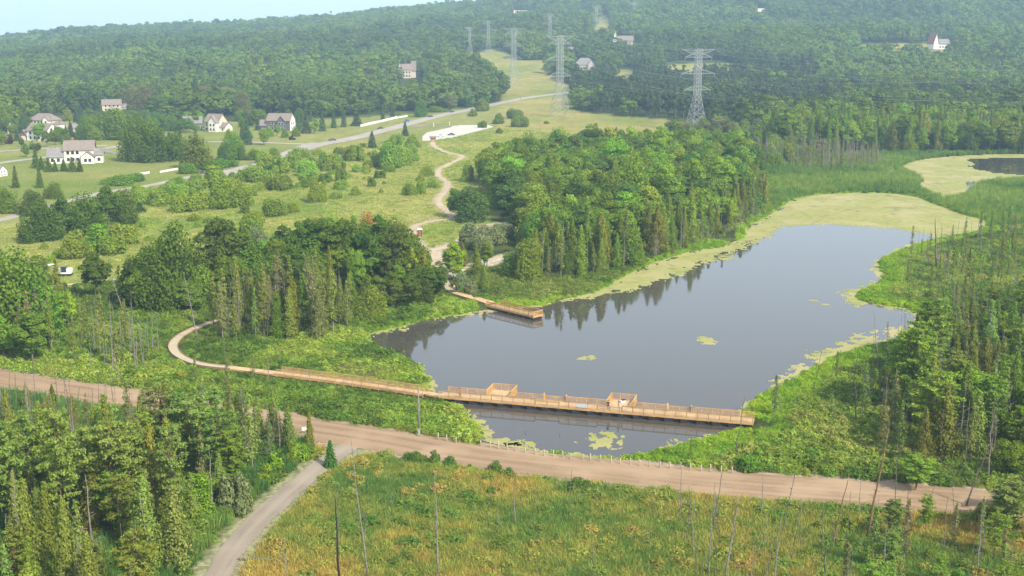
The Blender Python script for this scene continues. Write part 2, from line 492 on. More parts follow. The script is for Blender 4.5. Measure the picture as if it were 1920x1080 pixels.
rows = np.concatenate([np.arange(1500, 1080, -9), np.arange(1080, 205, -3.0)])
Yf = G(np.full(rows.shape, 960.0), rows, 0.0)[:, 1]
Yg = [Yf[-1]]
while Yg[-1] < 7600: Yg.append(Yg[-1] + max(7.0, (Yg[-1] - 900) * 0.012))
Ys = np.concatenate([[20, 50], Yf, Yg[1:]])
As = np.arange(-0.95, 0.951, 6.5 / F_PX)
AA, YY = np.meshgrid(As, Ys)
XX = AA * (YY + 25)
X, Y = XX.ravel(), YY.ravel()
sdv = np.full(X.shape, 400.0)
near = Y < 900
sdv[near] = shore(X[near], Y[near])
Z = ground_z(X, Y, sdv)
nr, nc = XX.shape
ii = (np.arange(nr - 1)[:, None] * nc + np.arange(nc - 1)[None, :]).ravel()
quads = np.stack([ii, ii + 1, ii + 1 + nc, ii + nc], -1)
colr = ground_colour(X, Y, sdv)
farm = Y > 3000
colr[farm] = (0.035, 0.06, 0.022)
mg, nt, b = new_mat('ground_cover')
va = nt.nodes.new('ShaderNodeVertexColor'); va.layer_name = 'zone'
tc = nt.nodes.new('ShaderNodeTexCoord')
n = nt.nodes.new('ShaderNodeTexNoise'); n.inputs['Scale'].default_value = 1.3; n.inputs['Detail'].default_value = 6
nt.links.new(tc.outputs['Object'], n.inputs['Vector'])
mr = nt.nodes.new('ShaderNodeMapRange'); mr.inputs['From Min'].default_value = .3; mr.inputs['From Max'].default_value = .7
mr.inputs['To Min'].default_value = .62; mr.inputs['To Max'].default_value = 1.38
nt.links.new(n.outputs['Fac'], mr.inputs['Value'])
mx = nt.nodes.new('ShaderNodeVectorMath'); mx.operation = 'SCALE'
nt.links.new(va.outputs['Color'], mx.inputs[0]); nt.links.new(mr.outputs[0], mx.inputs['Scale'])
nt.links.new(mx.outputs[0], b.inputs['Base Color'])
b.inputs['Roughness'].default_value = 1.0; b.inputs['Specular IOR Level'].default_value = 0.0
bp = nt.nodes.new('ShaderNodeBump'); bp.inputs['Strength'].default_value = 0.6; bp.inputs['Distance'].default_value = 0.5
nt.links.new(n.outputs['Fac'], bp.inputs['Height']); nt.links.new(bp.outputs[0], b.inputs['Normal'])
structure('ground', np_mesh('ground', np.stack([X, Y, Z], -1), quads, mg, colr, True))

# ------------------------------------------------------------------ water
mw, nt, b = new_mat('pond_water')
tc = nt.nodes.new('ShaderNodeTexCoord')
b.inputs['Base Color'].default_value = (0.060, 0.054, 0.045, 1)
b.inputs['Roughness'].default_value = 0.07
b.inputs['IOR'].default_value = 1.42
b.inputs['Specular IOR Level'].default_value = 0.5
w1 = nt.nodes.new('ShaderNodeTexNoise'); w1.inputs['Scale'].default_value = 0.5; w1.inputs['Detail'].default_value = 3
nt.links.new(tc.outputs['Object'], w1.inputs['Vector'])
w2 = nt.nodes.new('ShaderNodeTexNoise'); w2.inputs['Scale'].default_value = 0.02; w2.inputs['Detail'].default_value = 2
nt.links.new(tc.outputs['Object'], w2.inputs['Vector'])
r2 = nt.nodes.new('ShaderNodeMapRange'); r2.inputs['From Min'].default_value = .4; r2.inputs['From Max'].default_value = .62
r2.inputs['To Min'].default_value = 0.025; r2.inputs['To Max'].default_value = 0.07
nt.links.new(w2.outputs['Fac'], r2.inputs['Value']); nt.links.new(r2.outputs[0], b.inputs['Roughness'])
bp = nt.nodes.new('ShaderNodeBump'); bp.inputs['Strength'].default_value = 0.02; bp.inputs['Distance'].default_value = 0.1
nt.links.new(w1.outputs['Fac'], bp.inputs['Height']); nt.links.new(bp.outputs[0], b.inputs['Normal'])
for nm, P in (('pond_water', LAKE), ('far_pond_water', POND)):
    lo = P.min(0) - 4; hi = P.max(0) + 4
    mb = MB(); mb.add([(lo[0], lo[1], 0), (hi[0], lo[1], 0), (hi[0], hi[1], 0), (lo[0], hi[1], 0)], [(0, 1, 2, 3)])
    structure(nm, mb.mesh(nm, mw))

# ------------------------------------------------------------------ duckweed and algae lying on the water
md, nt, b = new_mat('duckweed')
c1 = noise_mix(nt, (0.29, 0.285, 0.088), (0.215, 0.225, 0.062), 0.35)
c2 = noise_mix(nt, c1, (0.34, 0.30, 0.14), 0.06, lo=0.45, hi=0.7)
c2 = noise_mix(nt, c2, (0.15, 0.15, 0.06), 0.16, detail=8, dist=1.5, lo=0.56, hi=0.72)
nt.links.new(c2, b.inputs['Base Color']); b.inputs['Roughness'].default_value = 0.8
ALGAE_PX = [[(1030, 566), (1060, 556), (1120, 541), (1165, 517), (1225, 490), (1290, 470), (1350, 460), (1390, 442), (1396, 424), (1440, 400), (1475, 376), (1530, 360),
             (1650, 356), (1720, 362), (1770, 380), (1870, 410), (1860, 432), (1770, 450), (1740, 440), (1680, 430), (1600, 424), (1530, 421), (1486, 423), (1456, 440),
             (1400, 462), (1360, 480), (1310, 500), (1265, 518), (1215, 538), (1150, 551), (1080, 562), (1050, 566)],
            [(1660, 480), (1700, 468), (1690, 500), (1665, 530), (1630, 548), (1640, 572), (1600, 575), (1576, 560), (1590, 548), (1640, 525), (1632, 505)],
            [(1640, 569), (1700, 575), (1738, 590), (1720, 620), (1700, 612), (1712, 596), (1688, 584)],
            [(1420, 750), (1452, 715), (1500, 684), (1540, 660), (1590, 632), (1640, 620), (1650, 632), (1690, 610), (1690, 640), (1590, 670), (1510, 706), (1450, 740)],
            [(1235, 850), (1260, 836), (1290, 826), (1345, 812), (1360, 822), (1280, 842), (1200, 862)],
            [(690, 632), (705, 616), (760, 606), (850, 585), (905, 582), (915, 590), (860, 593), (800, 602), (750, 616), (712, 630), (700, 645)],
            [(860, 780), (885, 795), (915, 812), (925, 822), (975, 830), (1000, 842), (930, 836), (895, 826), (900, 812), (878, 800)]]
POND_CLEAR_PX = [(1815, 300), (1830, 297), (1880, 296), (1950, 296), (2060, 300), (2060, 326), (1960, 331), (1900, 329), (1850, 322), (1822, 312)]
CLEAR2 = gpoly([(1805, 352), (1825, 346), (1845, 347), (1838, 356), (1815, 360)])

def mat_sheet(name, P, cover, zz=0.014):
    q = to_px(P[:, 0], P[:, 1], np.zeros(len(P)))
    r0, r1 = q[1].min() - 3, q[1].max() + 3; c0, c1 = max(q[0].min() - 3, 600), min(q[0].max() + 3, 2250)
    st = 1.7
    cc, rr = np.meshgrid(np.arange(c0, c1, st), np.arange(r1, r0, -st))
    W = G(cc, rr, zz).reshape(-1, 2)
    nr_, nc_ = cc.shape
    i0 = (np.arange(nr_ - 1)[:, None] * nc_ + np.arange(nc_ - 1)[None, :]).ravel()
    fq = np.stack([i0, i0 + 1, i0 + 1 + nc_, i0 + nc_], -1)
    mid = W[fq].mean(1)
    keep = cover(mid[:, 0], mid[:, 1])
    fq = fq[keep]
    used, inv = np.unique(fq, return_inverse=True)
    V = np.column_stack([W[used], np.full(len(used), zz)])
    o = link(name, np_mesh(name, V, inv.reshape(-1, 4), md))
    return o

ALG = [gpoly(p) if False else G(*np.array(p, float).T) for p in ALGAE_PX]
def lake_cover(x, y):
    s = np.full(x.shape, 9.0)
    ok = inside(x, y, LAKE)
    d = dist_line(x, y, LAKE, True)
    v = np.full(x.shape, -9.0)
    for k, A in enumerate(ALG):
        q = dist_line(x, y, A, True); q = np.where(inside(x, y, A), q, -q)
        v = np.maximum(v, q)
    nz = fbm(x / 5, y / 7, 91, 4) - 0.5; nf = fbm(x / 0.9, y / 1.2, 93, 3) - 0.5
    a = v + nz * 6.5 + nf * 6 > 0.3
    fringe = (1.3 + nz * 5.0 + nf * 2) - d > 0
    holes = (fbm(x / 2.6, y / 3.4, 95, 3) < 0.36) & (v < 3)
    return ok & ((a & ~holes) | fringe)
o = mat_sheet('duckweed', LAKE, lake_cover)
tag(o, 'pale yellow-green duckweed and algae mats along the edges and far end of the pond', 'duckweed', kind='stuff')
PC = G(*np.array(POND_CLEAR_PX, float).T); PC2 = CLEAR2
def pond_cover(x, y):
    q = dist_line(x, y, PC, True); q = np.where(inside(x, y, PC), -q, q)
    q2 = dist_line(x, y, PC2, True); q2 = np.where(inside(x, y, PC2), -q2, q2)
    nz = (fbm(x / 6, y / 9, 97, 4) - 0.5) * 12
    return inside(x, y, POND) & (q + nz > 0) & (q2 + nz > 0)
o = mat_sheet('duckweed', POND, pond_cover)
tag(o, 'tan duckweed covering the smaller pond beyond the reeds', 'duckweed', kind='stuff')

def blob_patch(px, py, w, h, label, seed, dens=0.5):
    c = G(px, py, 0.0); s = px_size((c[0], c[1], 0))
    rx = w / 2 / s; ry = abs(G(px, py - h / 2)[1] - G(px, py + h / 2)[1]) / 2
    n = 46
    gx, gy = np.meshgrid(np.linspace(-1.2, 1.2, n), np.linspace(-1.2, 1.2, n))
    W = np.stack([gx * rx, gy * ry], -1).reshape(-1, 2)
    i0 = (np.arange(n - 1)[:, None] * n + np.arange(n - 1)[None, :]).ravel()
    fq = np.stack([i0, i0 + 1, i0 + 1 + n, i0 + n], -1)
    mid = W[fq].mean(1)
    r = np.hypot(mid[:, 0] / rx, mid[:, 1] / ry)
    nz = fbm(mid[:, 0] / 1.1 + seed * 9, mid[:, 1] / 1.5, seed, 4)
    fq = fq[(nz + (fbm(mid[:, 0] / .35, mid[:, 1] / .5, seed + 50, 2) - .5) * .25 > 0.3 + (r ** 2) * dens)]
    if not len(fq): return
    V = np.column_stack([W, np.full(len(W), 0.014)])
    o = link('algae_patch', np_mesh('algae_patch', V, fq, md), loc=(c[0], c[1], 0))
    tag(o, label, 'algae patch', 'algae patches drifting on the pond')

for a in [(1324, 638, 40, 16, 'pale algae patch alone in the middle of the open water', 3, .3),
          (1100, 672, 36, 12, 'small yellow algae patch out from the end of the railed dock', 4, .3),
          (1136, 824, 66, 34, 'round green algae patch between long boardwalk and white road posts', 5, .3),
          (1084, 829, 22, 8, 'small algae scrap left of the round patch below the boardwalk', 6, .3),
          (1262, 827, 20, 8, 'small algae scrap right of the round patch below the boardwalk', 7, .3),
          (975, 832, 60, 16, 'wide algae patch hugging the white posts on the near shore', 8, .3),
          (1527, 565, 16, 5, 'tiny algae scrap off the bright green point', 9, .2),
          (1548, 571, 14, 4, 'tiny algae scrap next to the one off the bright green point', 10, .2),
          (1360, 486, 40, 6, 'thin algae streak off the far wooded shore', 11, .3)]: blob_patch(*a)

# ------------------------------------------------------------------ roads, paths and the parking lot
def strip(name, R, width, mat, up=0.05, ncross=5, crown=0.0, wob=0.0, zf=None, cap=True):
    R = np.asarray(R, float)
    seg = np.diff(R, axis=0); L = np.hypot(seg[:, 0], seg[:, 1]); cum = np.concatenate([[0], np.cumsum(L)])
    n = max(int(cum[-1] / max(width * 0.5, 1.5)), 2)
    s = np.linspace(0, cum[-1], n + 1)
    px_ = np.interp(s, cum, R[:, 0]); py_ = np.interp(s, cum, R[:, 1])
    tx = np.gradient(px_); ty = np.gradient(py_); q = np.hypot(tx, ty); tx /= q; ty /= q
    V = []; UV = []
    for j in range(ncross):
        t = j / (ncross - 1) * 2 - 1
        off = t * width / 2 + (np.sign(t) * (fbm(s / 3.0, s * 0 + t * 7, 5, 3) - .5) * wob if abs(t) == 1 else 0)
        x = px_ + ty * off; y = py_ - tx * off
        z = (ground_z(x, y) if zf is None else zf(x, y)) + up + crown * (1 - t * t)
        V.append(np.stack([x, y, z], -1)); UV.append(np.stack([np.full(s.shape, t * width / 2), s], -1))
    V = np.stack(V, 1); UV = np.stack(UV, 1).reshape(-1, 2)
    m_ = len(s)
    i0 = (np.arange(m_ - 1)[:, None] * ncross + np.arange(ncross - 1)[None, :]).ravel()
    fq = np.stack([i0, i0 + 1, i0 + 1 + ncross, i0 + ncross], -1)
    Vt = V.reshape(-1, 3)
    me = np_mesh(name, Vt, fq, mat, smooth=True)
    if me.polygons[0].normal.z < 0:
        me.flip_normals()
    uv = me.uv_layers.new(name='along')
    li = np.empty(len(me.loops), np.int32); me.loops.foreach_get('vertex_index', li)
    uv.data.foreach_set('uv', UV[li].astype(np.float32).ravel())
    return me

def road_mat(name, base, dark, track, rough=0.95, ruts=0.0):
    m, nt, b = new_mat(name)
    uvn = nt.nodes.new('ShaderNodeUVMap'); uvn.uv_map = 'along'
    mp = nt.nodes.new('ShaderNodeMapping'); mp.inputs['Scale'].default_value = (1.1, 0.03, 1)
    nt.links.new(uvn.outputs[0], mp.inputs[0])
    c = noise_mix(nt, base, dark, 1.0, vec=mp.outputs[0], detail=5)
    c = noise_mix(nt, c, track, 0.12, detail=5, lo=0.45, hi=0.75)
    if ruts:
        sx = nt.nodes.new('ShaderNodeSeparateXYZ'); nt.links.new(uvn.outputs[0], sx.inputs[0])
        wn_ = nt.nodes.new('ShaderNodeTexNoise'); wn_.inputs['Scale'].default_value = .05; nt.links.new(uvn.outputs[0], wn_.inputs['Vector'])
        ad = nt.nodes.new('ShaderNodeMath'); ad.operation = 'MULTIPLY_ADD'; ad.inputs[1].default_value = 1.6; nt.links.new(wn_.outputs['Fac'], ad.inputs[0]); nt.links.new(sx.outputs['X'], ad.inputs[2])
        mu = nt.nodes.new('ShaderNodeMath'); mu.operation = 'MULTIPLY'; mu.inputs[1].default_value = 2.1; nt.links.new(ad.outputs[0], mu.inputs[0])
        sn = nt.nodes.new('ShaderNodeMath'); sn.operation = 'SINE'; nt.links.new(mu.outputs[0], sn.inputs[0])
        mr_ = nt.nodes.new('ShaderNodeMapRange'); mr_.inputs['From Min'].default_value = .1; mr_.inputs['From Max'].default_value = 1; mr_.inputs['To Max'].default_value = ruts; nt.links.new(sn.outputs[0], mr_.inputs['Value'])
        mx_ = nt.nodes.new('ShaderNodeMix'); mx_.data_type = 'RGBA'; nt.links.new(mr_.outputs[0], mx_.inputs[0]); nt.links.new(c, mx_.inputs[6]); mx_.inputs[7].default_value = (*track, 1); c = mx_.outputs[2]
    tc = nt.nodes.new('ShaderNodeTexCoord')
    c = noise_mix(nt, c, tuple(v * 1.15 for v in base), 4.0, lo=0.5, hi=0.8)
    nt.links.new(c, b.inputs['Base Color']); b.inputs['Roughness'].default_value = rough
    return m
M['dirt'] = road_mat('gravelly_dirt', (0.28, 0.190, 0.112), (0.19, 0.128, 0.076), (0.36, 0.262, 0.165), ruts=.32)
M['asphalt'] = road_mat('old_pavement', (0.22, 0.188, 0.15), (0.165, 0.142, 0.115), (0.27, 0.235, 0.19))
M['track'] = road_mat('worn_track', (0.26, 0.215, 0.165), (0.185, 0.155, 0.12), (0.31, 0.265, 0.205), ruts=.4)
M['pale_road'] = road_mat('pale_pavement', (0.32, 0.285, 0.24), (0.26, 0.23, 0.195), (0.36, 0.325, 0.28))
M['trail'] = road_mat('pale_gravel', (0.40, 0.32, 0.22), (0.33, 0.255, 0.17), (0.45, 0.37, 0.27))
M['lot'] = road_mat('concrete_lot', (0.46, 0.43, 0.38), (0.42, 0.39, 0.345), (0.49, 0.46, 0.41))
structure('dirt_road', strip('dirt_road', ROAD, 9.6, M['dirt'], 0.06, 9, 0.14, 0.9))
structure('side_road', strip('side_road', SIDE, 3.3, M['track'], 0.10, 5, 0.07, 0.6))
structure('highway', strip('highway', HIGHWAY, 11.0, M['pale_road'], 0.12, 5, 0.1))
structure('street', strip('street', STREET, 6.5, M['pale_road'], 0.10, 5, 0.05))
structure('side_street', strip('side_street', STREET2, 5.5, M['pale_road'], 0.10, 5, 0.05))
structure('lane', strip('lane', LANE, 5.0, M['pale_road'], 0.08, 5, 0.05))
structure('driveway', strip('driveway', route(DRIVE_PX), 4.0, M['asphalt'], 0.16))
structure('lot_entrance', strip('lot_entrance', LOTWAY, 6.0, M['asphalt'], 0.16))
structure('lot_entrance_lane', strip('lot_entrance_lane', route([(560, 282), (565, 275), (590, 268)]), 5.0, M['pale_road'], 0.2))
for nm, R, w in (('gravel_path', TRAIL_A, 2.7), ('gravel_trail', TRAIL_B, 2.6), ('stony_path', TRAIL_C, 3.0), ('dock_path', TRAIL_D, 1.8), ('meadow_path', TRAIL_E, 1.8)):
    structure(nm, strip(nm, R, w, M['trail'], 0.08, 5, 0.04, 0.5))
mb = MB()
lz = float(ground_z(LOT[:, 0], LOT[:, 1]).max()) + 0.12
n = len(LOT)
mb.add([(x, y, lz) for x, y in LOT] + [(x, y, lz - 0.9) for x, y in LOT], [tuple(range(n))] + [(i, (i + 1) % n, n + (i + 1) % n, n + i) for i in range(n)])
structure('parking_lot', mb.mesh('parking_lot', M['lot']))
# ------------------------------------------------------------------ lines of the timber walks (needed to keep plants off them)
DECK_Z = 0.95
W0 = G(822, 743.5, DECK_Z); W1 = G(1412, 794, DECK_Z)          # near edge of the long boardwalk
WU = (W1 - W0) / np.linalg.norm(W1 - W0); WV = np.array([-WU[1], WU[0]]); WL = float(np.linalg.norm(W1 - W0))
NARROW = smooth_poly(G(*np.array([(436, 690), (480, 695), (550, 704), (620, 713), (700, 724), (760, 733), (798, 738.5)], float).T, 0.75), False, 4)
CURVE = smooth_poly(G(*np.array([(412, 601), (392, 607), (362, 618), (338, 631), (325, 646), (328, 660), (342, 671), (366, 681), (400, 687), (436, 690)], float).T, 0.7), False, 5)
DK0, DK1 = G(846, 549, 0.8), G(910, 568, 0.8)                   # plank dock
RK0, RK1 = G(912, 573, 0.8), G(1000, 594, 0.8)                  # railed dock
# ------------------------------------------------------------------ plants: one or more shapes of each kind
def leaves(P, N, s, rng, asp=1.0, spread=0.5, vert=False):
    """one small quad per point; N the side it faces"""
    n = len(P)
    N = N + rng.normal(0, spread, (n, 3)); N /= np.linalg.norm(N, axis=1)[:, None] + 1e-9
    if vert:
        U = np.tile([0, 0, 1.0], (n, 1)) + rng.normal(0, 0.18, (n, 3))
    else:
        U = rng.normal(0, 1, (n, 3))
    A = np.cross(U, N); A /= np.linalg.norm(A, axis=1)[:, None] + 1e-9
    B = np.cross(N, A)
    s = np.broadcast_to(np.asarray(s, float), (n,)) * rng.uniform(0.65, 1.3, n)
    A = A * (s / 2)[:, None]; B = B * (s * asp / 2)[:, None]
    V = np.stack([P - A - B * 0.8, P + A * 0.7 - B, P + A + B * 0.7, P - A * 0.6 + B], 1).reshape(-1, 3)
    return V

def quads_of(n): return np.arange(n * 4, dtype=np.int32).reshape(-1, 4)

def sphere_dirs(n, rng):
    d = rng.normal(0, 1, (n, 3)); return d / np.linalg.norm(d, axis=1)[:, None]

def mb_arrays(mb):
    V = np.array(mb.v, float); F = []
    for f in mb.f:
        f = list(f)
        if len(f) == 4: F.append(f)
        elif len(f) == 3: F.append(f + [f[2]])
        else:
            for k in range(1, len(f) - 2, 2): F.append([f[0], f[k], f[k + 1], f[k + 2]])
            if len(f) % 2: F.append([f[0], f[-2], f[-1], f[-1]])
    return V, F

class Plant:
    """wood: MB; leaf vertices as quads"""
    def __init__(s, name, wood, LV, wmat, lmat, H, W):
        s.name = name; s.H = H; s.W = W
        s.wood = wood.mesh(name + '_wood', wmat) if wood is not None and wood.v else None
        s.crown = np_mesh(name + '_leaves', LV, quads_of(len(LV) // 4), lmat) if LV is not None else None
        s.wood_mb, s.LV, s.wm, s.lm = wood, LV, wmat, lmat
    def joined(s):
        """both in one mesh, for the masses nobody could count"""
        v = []; f = []; mi = []
        me = bpy.data.meshes.new(s.name + '_whole')
        V = np.array(s.wood_mb.v, float).reshape(-1, 3) if s.wood_mb is not None else np.zeros((0, 3))
        F = list(s.wood_mb.f) if s.wood_mb is not None else []
        m = [0] * len(F)
        if s.LV is not None:
            F += [tuple(q) for q in (quads_of(len(s.LV) // 4) + len(V)).tolist()]
            m += [1] * (len(s.LV) // 4)
            V = np.vstack([V, s.LV])
        me.from_pydata(V.tolist(), [], F)
        me.materials.append(s.wm); me.materials.append(s.lm or s.wm)
        me.polygons.foreach_set('material_index', m)
        me.update()
        o = bpy.data.objects.new(s.name, me)
        return o

def limb(mb, p, q, r0, r1, rng, n=3, sides=4, sag=0.0, wob=0.05):
    p = np.array(p, float); q = np.array(q, float); pts = []
    for k in range(n + 1):
        t = k / n
        x = p + (q - p) * t
        if 0 < k < n: x = x + rng.normal(0, np.linalg.norm(q - p) * wob, 3)
        x[2] += sag * t * (1 - t) * 4
        pts.append(tuple(x))
    mb.tube(pts, [r0 + (r1 - r0) * k / n for k in range(n + 1)], sides, 0, False)

def broadleaf(seed, H=16.0, spread=0.34, nl=30, per=210, leaf=0.44, base=0.22, name='broadleaf_tree', rough=.5, mat='leaf'):
    rng = np.random.default_rng(seed)
    R = H * spread
    cz = H * (base + 1) / 2 - 0.3; rz = H * (1 - base) / 2
    C = []; rad = []
    for k in range(nl):
        d = sphere_dirs(1, rng)[0]
        f = rng.uniform(0.45, 0.86)
        wz = 1.0 if d[2] > -0.2 else 0.8
        taper = 1 - 0.22 * max(d[2], 0)
        C.append((d[0] * R * f * taper, d[1] * R * f * taper, cz + d[2] * rz * f * wz))
        rad.append(R * rng.uniform(0.24, 0.44))
    C = np.array(C); rad = np.array(rad)
    P = []; N = []
    for c, r in zip(C, rad):
        m = int(per * (r / (R * 0.33)) ** 2)
        d = sphere_dirs(m, rng); d[:, 2] = np.abs(d[:, 2]) * np.sign(d[:, 2] + 0.55)
        rr = r * rng.uniform(0.72, 1.08, m)
        p = c + d * rr[:, None] * np.array([1, 1, 0.85])
        P.append(p); N.append(d + np.array([0, 0, 0.35]))
    P = np.vstack(P); N = np.vstack(N)
    # leaves that would sit deep inside the crown never show
    q = np.stack([P[:, 0] / R, P[:, 1] / R, (P[:, 2] - cz) / rz], -1)
    k = np.linalg.norm(q, axis=1) > 0.38
    P, N = P[k], N[k]
    mb = MB()
    lean = rng.normal(0, 0.03 * H, 2)
    top = (lean[0], lean[1], H * 0.62)
    limb(mb, (0, 0, -0.4), top, H * 0.017, H * 0.007, rng, 4, 6)
    for k in rng.permutation(nl)[:9]:
        t = rng.uniform(0.35, 0.9)
        a = (top[0] * t, top[1] * t, H * 0.62 * t)
        limb(mb, a, tuple(C[k]), H * 0.007, H * 0.002, rng, 3, 4)
    return Plant(name, mb, leaves(P, N, leaf, rng, 1.0, rough), M['bark'], M[mat], H, 2 * R)

def bushy(seed, H=5.0, W=6.5, nl=16, per=240, leaf=0.27, name='meadow_bush', mat='leaf', levels=2, rl=(.13, .24)):
    """rounded and leafy down to the ground"""
    rng = np.random.default_rng(seed)
    P = []; N = []; mb = MB()
    for k in range(nl):
        a = rng.uniform(0, 2 * math.pi); f = math.sqrt(rng.uniform(0, 1)) * 0.76
        x, y = math.cos(a) * f * W / 2, math.sin(a) * f * W / 2
        top = H * (1 - 0.95 * f ** 2) * rng.uniform(0.72, 1.0)
        r = W * rng.uniform(*rl)
        cz = max(top - r, r * 0.5)
        limb(mb, (x * 0.15, y * 0.15, -0.2), (x, y, cz), 0.09, 0.03, rng, 3, 4)
        for zc in ([cz] if cz < r * 1.4 else ([cz, cz * 0.5] if levels == 2 else [cz, cz * .62, cz * .25])):
            m = int(per * (r / (W * 0.19)) ** 2)
            d = sphere_dirs(m, rng)
            p = np.array([x, y, zc]) + d * (r * rng.uniform(0.7, 1.1, m))[:, None]
            kk = p[:, 2] > 0.1
            P.append(p[kk]); N.append(d[kk] + np.array([0, 0, 0.35]))
    return Plant(name, mb, leaves(np.vstack(P), np.vstack(N), leaf, rng), M['bark'], M[mat], H, W)

def cedar(seed, H=13.0, W=4.2, n=1500, leaf=0.5, base=0.12, sparse=False, name='cedar_tree'):
    rng = np.random.default_rng(seed)
    P = []; N = []; mb = MB()
    lean = rng.normal(0, 0.02 * H, 2)
    limb(mb, (0, 0, -0.4), (lean[0], lean[1], H * 0.97), H * 0.012, 0.02, rng, 4, 5, wob=0.01)
    nb = 46 if not sparse else 34
    for k in range(nb):
        t = base + (1 - base) * (k / nb) ** 0.9
        a = k * 2.399 + rng.normal(0, 0.3)
        r = W / 2 * (1 - t) ** 0.95 * min(1, 0.6 + (t - base) * 4) * rng.uniform(0.6, 1.2)
        if sparse: r *= rng.uniform(0.5, 1.1)
        bx, by, bz = lean[0] * t, lean[1] * t, H * t
        tip = np.array([bx + math.cos(a) * r, by + math.sin(a) * r, bz + r * 0.15])
        limb(mb, (bx, by, bz - 0.15 * r), tuple(tip), 0.045, 0.015, rng, 2, 3)
        m = int(n / nb * (0.5 + 1.1 * (1 - t)) * (0.42 if sparse else 1))
        if sparse and rng.uniform() < 0.28: continue
        u = rng.uniform(0.25, 1.08, m)[:, None]
        c = np.array([bx, by, bz]) + (tip - np.array([bx, by, bz])) * u
        wd = 0.28 * r + 0.22
        off = rng.normal(0, 1, (m, 3)) * np.array([wd, wd, wd * 1.15])
        p = c + off * (0.4 + 0.6 * (1.1 - u))
        d = np.stack([p[:, 0] - bx, p[:, 1] - by, np.full(m, 0.35)], -1)
        d /= np.linalg.norm(d, axis=1)[:, None] + 1e-6
        P.append(p); N.append(d)
    m = int(40 if not sparse else 14)
    p = np.stack([lean[0] + rng.normal(0, 0.12, m), lean[1] + rng.normal(0, 0.12, m), H * rng.uniform(0.88, 1.02, m)], -1)
    P.append(p); N.append(sphere_dirs(m, rng))
    if sparse:
        for k in range(22):
            z = H * rng.uniform(0.1, 0.9); a = rng.uniform(0, 6.28); r = W * 0.5 * (1 - z / H) + 0.5
            limb(mb, (lean[0] * z / H, lean[1] * z / H, z), (math.cos(a) * r, math.sin(a) * r, z - 0.1 * r), 0.035, 0.012, rng, 2, 3)
    P = np.vstack(P); N = np.vstack(N); k = P[:, 2] > 0.2
    return Plant(name, mb, leaves(P[k], N[k], leaf, rng, 1.35, 0.45, True), M['grey_bark'], M['needle'], H, W)

def spruce(seed, H=12.0, W=5.6, name='spruce_tree'):
    rng = np.random.default_rng(seed)
    P = []; N = []; mb = MB()
    limb(mb, (0, 0, -0.3), (0, 0, H * 0.98), H * 0.014, 0.02, rng, 3, 5)
    nw = 17
    for w in range(nw):
        t = 0.05 + 0.93 * (w / nw) ** 0.92
        R = W / 2 * (1 - t) ** 0.85 + 0.12
        nb = max(5, int(12 * (1 - t)))
        for b_ in range(nb):
            a = 2 * math.pi * (b_ + rng.uniform(-.25, .25)) / nb + w * 0.7
            r = R * rng.uniform(0.78, 1.12)
            z0 = H * t
            m = int(9 + 20 * r / (W / 2))
            u = rng.uniform(0.12, 1.0, m)
            wdt = 0.30 * r * (1.05 - u) + 0.08
            la = rng.normal(0, 1, m) * wdt
            x = u * r; z = z0 + 0.12 * r * u - 0.42 * r * u * u + rng.normal(0, 0.07, m)
            p = np.stack([math.cos(a) * x - math.sin(a) * la, math.sin(a) * x + math.cos(a) * la, z], -1)
            P.append(p); N.append(np.stack([np.full(m, math.cos(a) * .5), np.full(m, math.sin(a) * .5), np.full(m, 0.9)], -1))
    P = np.vstack(P); N = np.vstack(N); k = P[:, 2] > 0.1
    return Plant(name, mb, leaves(P[k], N[k], 0.42, rng, 1.2, 0.35), M['bark'], M['needle'], H, W)

def pine(seed, H=14.0, W=5.4, name='pine_tree', sparse=0.0):
    rng = np.random.default_rng(seed)
    P = []; N = []; mb = MB()
    lean = rng.normal(0, 0.025 * H, 2)
    limb(mb, (0, 0, -0.4), (lean[0], lean[1], H * 0.98), H * 0.012, 0.03, rng, 5, 6, wob=0.01)
    nw = 12
    for w in range(nw):
        t = 0.30 + 0.67 * w / (nw - 1)
        nb = 5 if w < nw - 2 else 4
        for b_ in range(nb):
            if rng.uniform() < sparse: continue
            a = 2 * math.pi * b_ / nb + w * 1.1 + rng.normal(0, 0.35)
            r = (W / 2) * (math.sin(math.pi * min(1, (1 - t) * 1.15 + 0.12)) ** 0.7) * rng.uniform(0.55, 1.15) + 0.25
            bx, by, bz = lean[0] * t, lean[1] * t, H * t
            tip = np.array([bx + math.cos(a) * r, by + math.sin(a) * r, bz + r * rng.uniform(0.0, 0.28)])
            limb(mb, (bx, by, bz), tuple(tip), 0.06, 0.02, rng, 2, 3)
            m = int(30 + 60 * r / (W / 2))
            u = rng.uniform(0.35, 1.1, m)[:, None]
            c = np.array([bx, by, bz]) + (tip - np.array([bx, by, bz])) * u
            off = rng.normal(0, 1, (m, 3)) * np.array([0.26, 0.26, 0.09]) * (0.6 + 0.25 * r)
            P.append(c + off); N.append(np.tile([math.cos(a) * 0.3, math.sin(a) * 0.3, 0.9], (m, 1)))
    for k in range(10):
        z = H * rng.uniform(0.08, 0.34); a = rng.uniform(0, 6.28); r = rng.uniform(0.5, 1.5)
        limb(mb, (lean[0] * z / H, lean[1] * z / H, z), (math.cos(a) * r, math.sin(a) * r, z - 0.1 * r), 0.035, 0.012, rng, 2, 3)
    return Plant(name, mb, leaves(np.vstack(P), np.vstack(N), 0.2, rng, 2.0, 0.7), M['rust_bark'], M['needle'], H, W)

